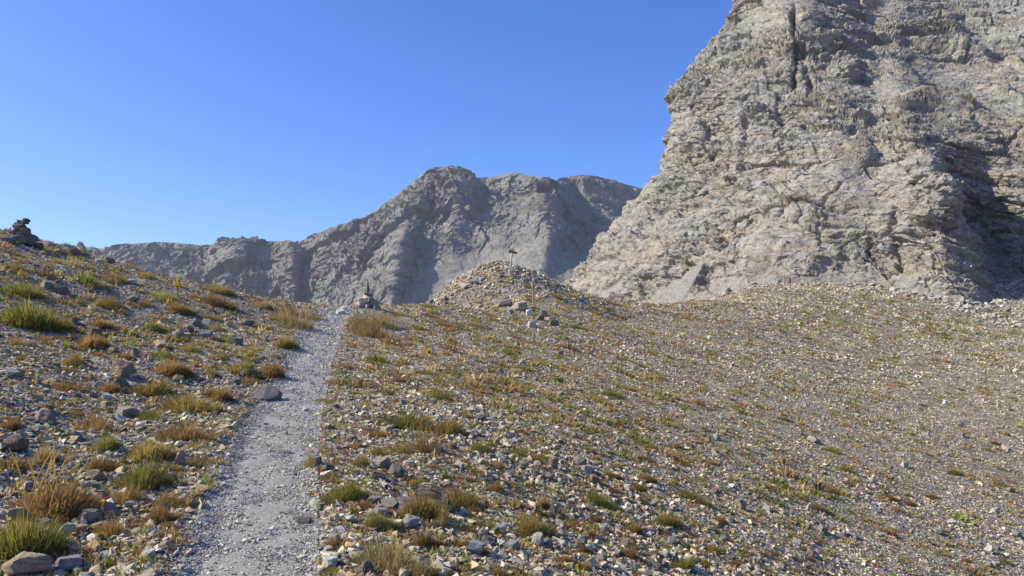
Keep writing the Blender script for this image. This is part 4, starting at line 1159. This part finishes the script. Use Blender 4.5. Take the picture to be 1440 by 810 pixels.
# ------------------------------------------------------------------ cairns, signpost, stake
def cairn(px, py, stones, label, back=0.0):
    P = ground_hit([px], [py])[0] + np.array([0, back, 0]); P[2] = height(P[0], P[1])
    f = to_px(P)[2]; u = float(f) / FPX
    root = bpy.data.objects.new('cairn', None); COL.objects.link(root)
    root.location = P; root.empty_display_size = .3
    tag(root, label, 'cairn', 'cairns beside the trail')
    for (dx, dz, w, h, form, c, spin, ty, dy) in stones:
        s = bpy.data.objects.new('stone', random.choice(ROCKS[form])); COL.objects.link(s)
        s.parent = root
        s.location = (dx * u, dy * u, dz * u - 0.01); s.rotation_euler = (0.05, ty, spin)
        s.scale = (w * u, w * u * .8, h * u * 1.12)
        s.color = tone(ROCK_TINT[c], .1)

def build_cairns():
    D = [(-15, -5, 20, 11, 'block', 'dark', .2, 0.1, 0), (0, -5, 24, 13, 'block', 'dark', 1.0, 0, 0), (14, -6, 22, 12, 'block', 'dark', 2.0, .15, 0), (24, -7, 16, 7, 'wedge', 'dark', .3, .3, 0), (4, -4, 22, 12, 'block', 'brown', 1, 0, -9),
         (-9, 3, 19, 9, 'block', 'dark', .3, -.1, 0), (4, 3, 22, 10, 'block', 'dark', 3, .05, 0), (14, 1, 16, 9, 'block', 'dark', 1.1, .3, 0), (-4, 10, 17, 8, 'block', 'dark', .1, .08, 0), (7, 10, 18, 8, 'block', 'brown', 2.1, -.1, 0),
         (3, 15.5, 21, 6, 'slab', 'dark', .4, .10, 0), (-2, 20, 20, 7, 'block', 'dark', 3.2, .05, 0), (3, 25.5, 15, 5, 'slab', 'dark', .2, .1, 0), (7, 29, 11, 4.5, 'round', 'dark', 1.2, .1, 0)]
    cairn(28, 340, [(a, b, w, h, f, c, s, t, d) for a, b, w, h, f, c, s, t, d in D], 'dark cairn of flat stacked stones on the skyline of the bank')
    E = [(-14, -3, 15, 9, 'block', 'tan', .2, 0, 0), (0, -3, 17, 10, 'block', 'grey', 1, 0, 0), (13, -4, 16, 9, 'block', 'grey', 2, .1, 0), (-7, 4, 15, 8, 'block', 'pale', .5, 0, -3), (7, 4, 15, 8, 'block', 'tan', 2.4, 0, 0),
         (-3, 10, 19, 6, 'slab', 'tan', .2, 0, 0), (4, 10.5, 14, 6, 'block', 'grey', .8, 0, 0), (0, 15, 18, 4.5, 'slab', 'pale', .1, .05, 0), (1, 18, 13, 5.5, 'block', 'dark', 1.7, 0, 0), (0, 22, 5, 15, 'wedge', 'dark', .3, .03, 0)]
    cairn(512, 436, E, 'pale cairn topped by an upright stone spire where the trail crests', .6)

def prism(profile, depth):
    """A flat outline (x, z) given thickness along y, edges bevelled."""
    bm = bmesh.new()
    vs = [bm.verts.new((x, -depth / 2, z)) for x, z in profile]
    f = bm.faces.new(vs)
    r = bmesh.ops.extrude_face_region(bm, geom=[f])
    bmesh.ops.translate(bm, verts=[v for v in r['geom'] if isinstance(v, bmesh.types.BMVert)], vec=(0, depth, 0))
    bmesh.ops.recalc_face_normals(bm, faces=bm.faces[:])
    bmesh.ops.bevel(bm, geom=bm.edges[:], offset=min(depth * .15, .006), segments=2, affect='EDGES')
    me = bpy.data.meshes.new('board'); bm.to_mesh(me); bm.free(); return me

def pole_mesh(h, r0, r1, sides=8, bend=0.01, seed=0, point=0.0):
    rr = np.random.default_rng(seed); rows = 14
    V = []
    for i in range(rows):
        k = i / (rows - 1); r = r0 + (r1 - r0) * k
        if point and k > 0.93: r *= 0.55
        ox, oy = bend * math.sin(k * 5), bend * math.cos(k * 4 + 1)
        for j in range(sides):
            a = 6.2832 * j / sides; q = r * (1 + .07 * rr.normal())
            V.append((ox + q * math.cos(a), oy + q * math.sin(a), h * k - .25 * (1 - k)))
    F = grid_faces(rows, sides, True)
    bm = bmesh.new(); vs = [bm.verts.new(v) for v in V]
    for f in F: bm.faces.new([vs[i] for i in f])
    bm.faces.new(vs[-sides:]); bm.faces.new(vs[:sides][::-1])
    me = bpy.data.meshes.new('pole'); bm.to_mesh(me); bm.free(); return me

def build_posts():
    P = ground_hit([716], [386])[0]; P[2] = height(P[0], P[1])
    u = float(to_px(P)[2]) / FPX
    root = bpy.data.objects.new('signpost', None); COL.objects.link(root)
    root.location = P; root.rotation_euler = (0, math.radians(8.0), 0)
    tag(root, 'weathered leaning wooden signpost with two arrow boards on top of the knoll', 'signpost')
    H = 41 * u
    link('pole', pole_mesh(H, .052, .042, 8, .012, 3), M_WOODG, root)
    def board(z, x0, x1, h, tip, yaw, tilt, mat):
        t = h * .5
        prof = [(x0, -h / 2), (x1, -h / 2), (x1 + t, 0), (x1, h / 2), (x0, h / 2)] if tip > 0 else [(x0 - t, 0), (x0, -h / 2), (x1, -h / 2), (x1, h / 2), (x0, h / 2)]
        b = link('arrow_board', prism(prof, .028), mat, root)
        b.location = (0, -.066, z); b.rotation_euler = (0, tilt, yaw)
        return b
    board(H - 6.2 * u, -.17, .10, .12, -1, -.25, math.radians(2), M_WOODB)['label'] = 'shorter upper arrow board pointing along the ridge'
    board(H - 9.2 * u, -.19, .24, .125, 1, .15, math.radians(2), M_WOODB)['label'] = 'longer lower arrow board pointing to the cliff'
    for z in (H - 6.2 * u, H - 9.2 * u):
        pass
    P = ground_hit([750], [431])[0]; P[2] = height(P[0], P[1]); u = float(to_px(P)[2]) / FPX
    st = link('stake', pole_mesh(33.5 * u, .040, .034, 8, .006, 5, 0), M_WOODO)
    st.location = P; st.rotation_euler = (0, math.radians(-1), 0)
    tag(st, 'thin upright ochre wooden stake wedged among boulders on the knoll', 'stake')
    cap = pole_mesh(2.6 * u, .046, .040, 8, 0, 6)
    c = link('cap', cap, M_WOODO, st); c.location = (0.0, 0, 33.0 * u)

build_haze(); build_talus(); build_scree(); build_far_grass(); build_rocks(); build_tufts(); build_cairns(); build_posts()
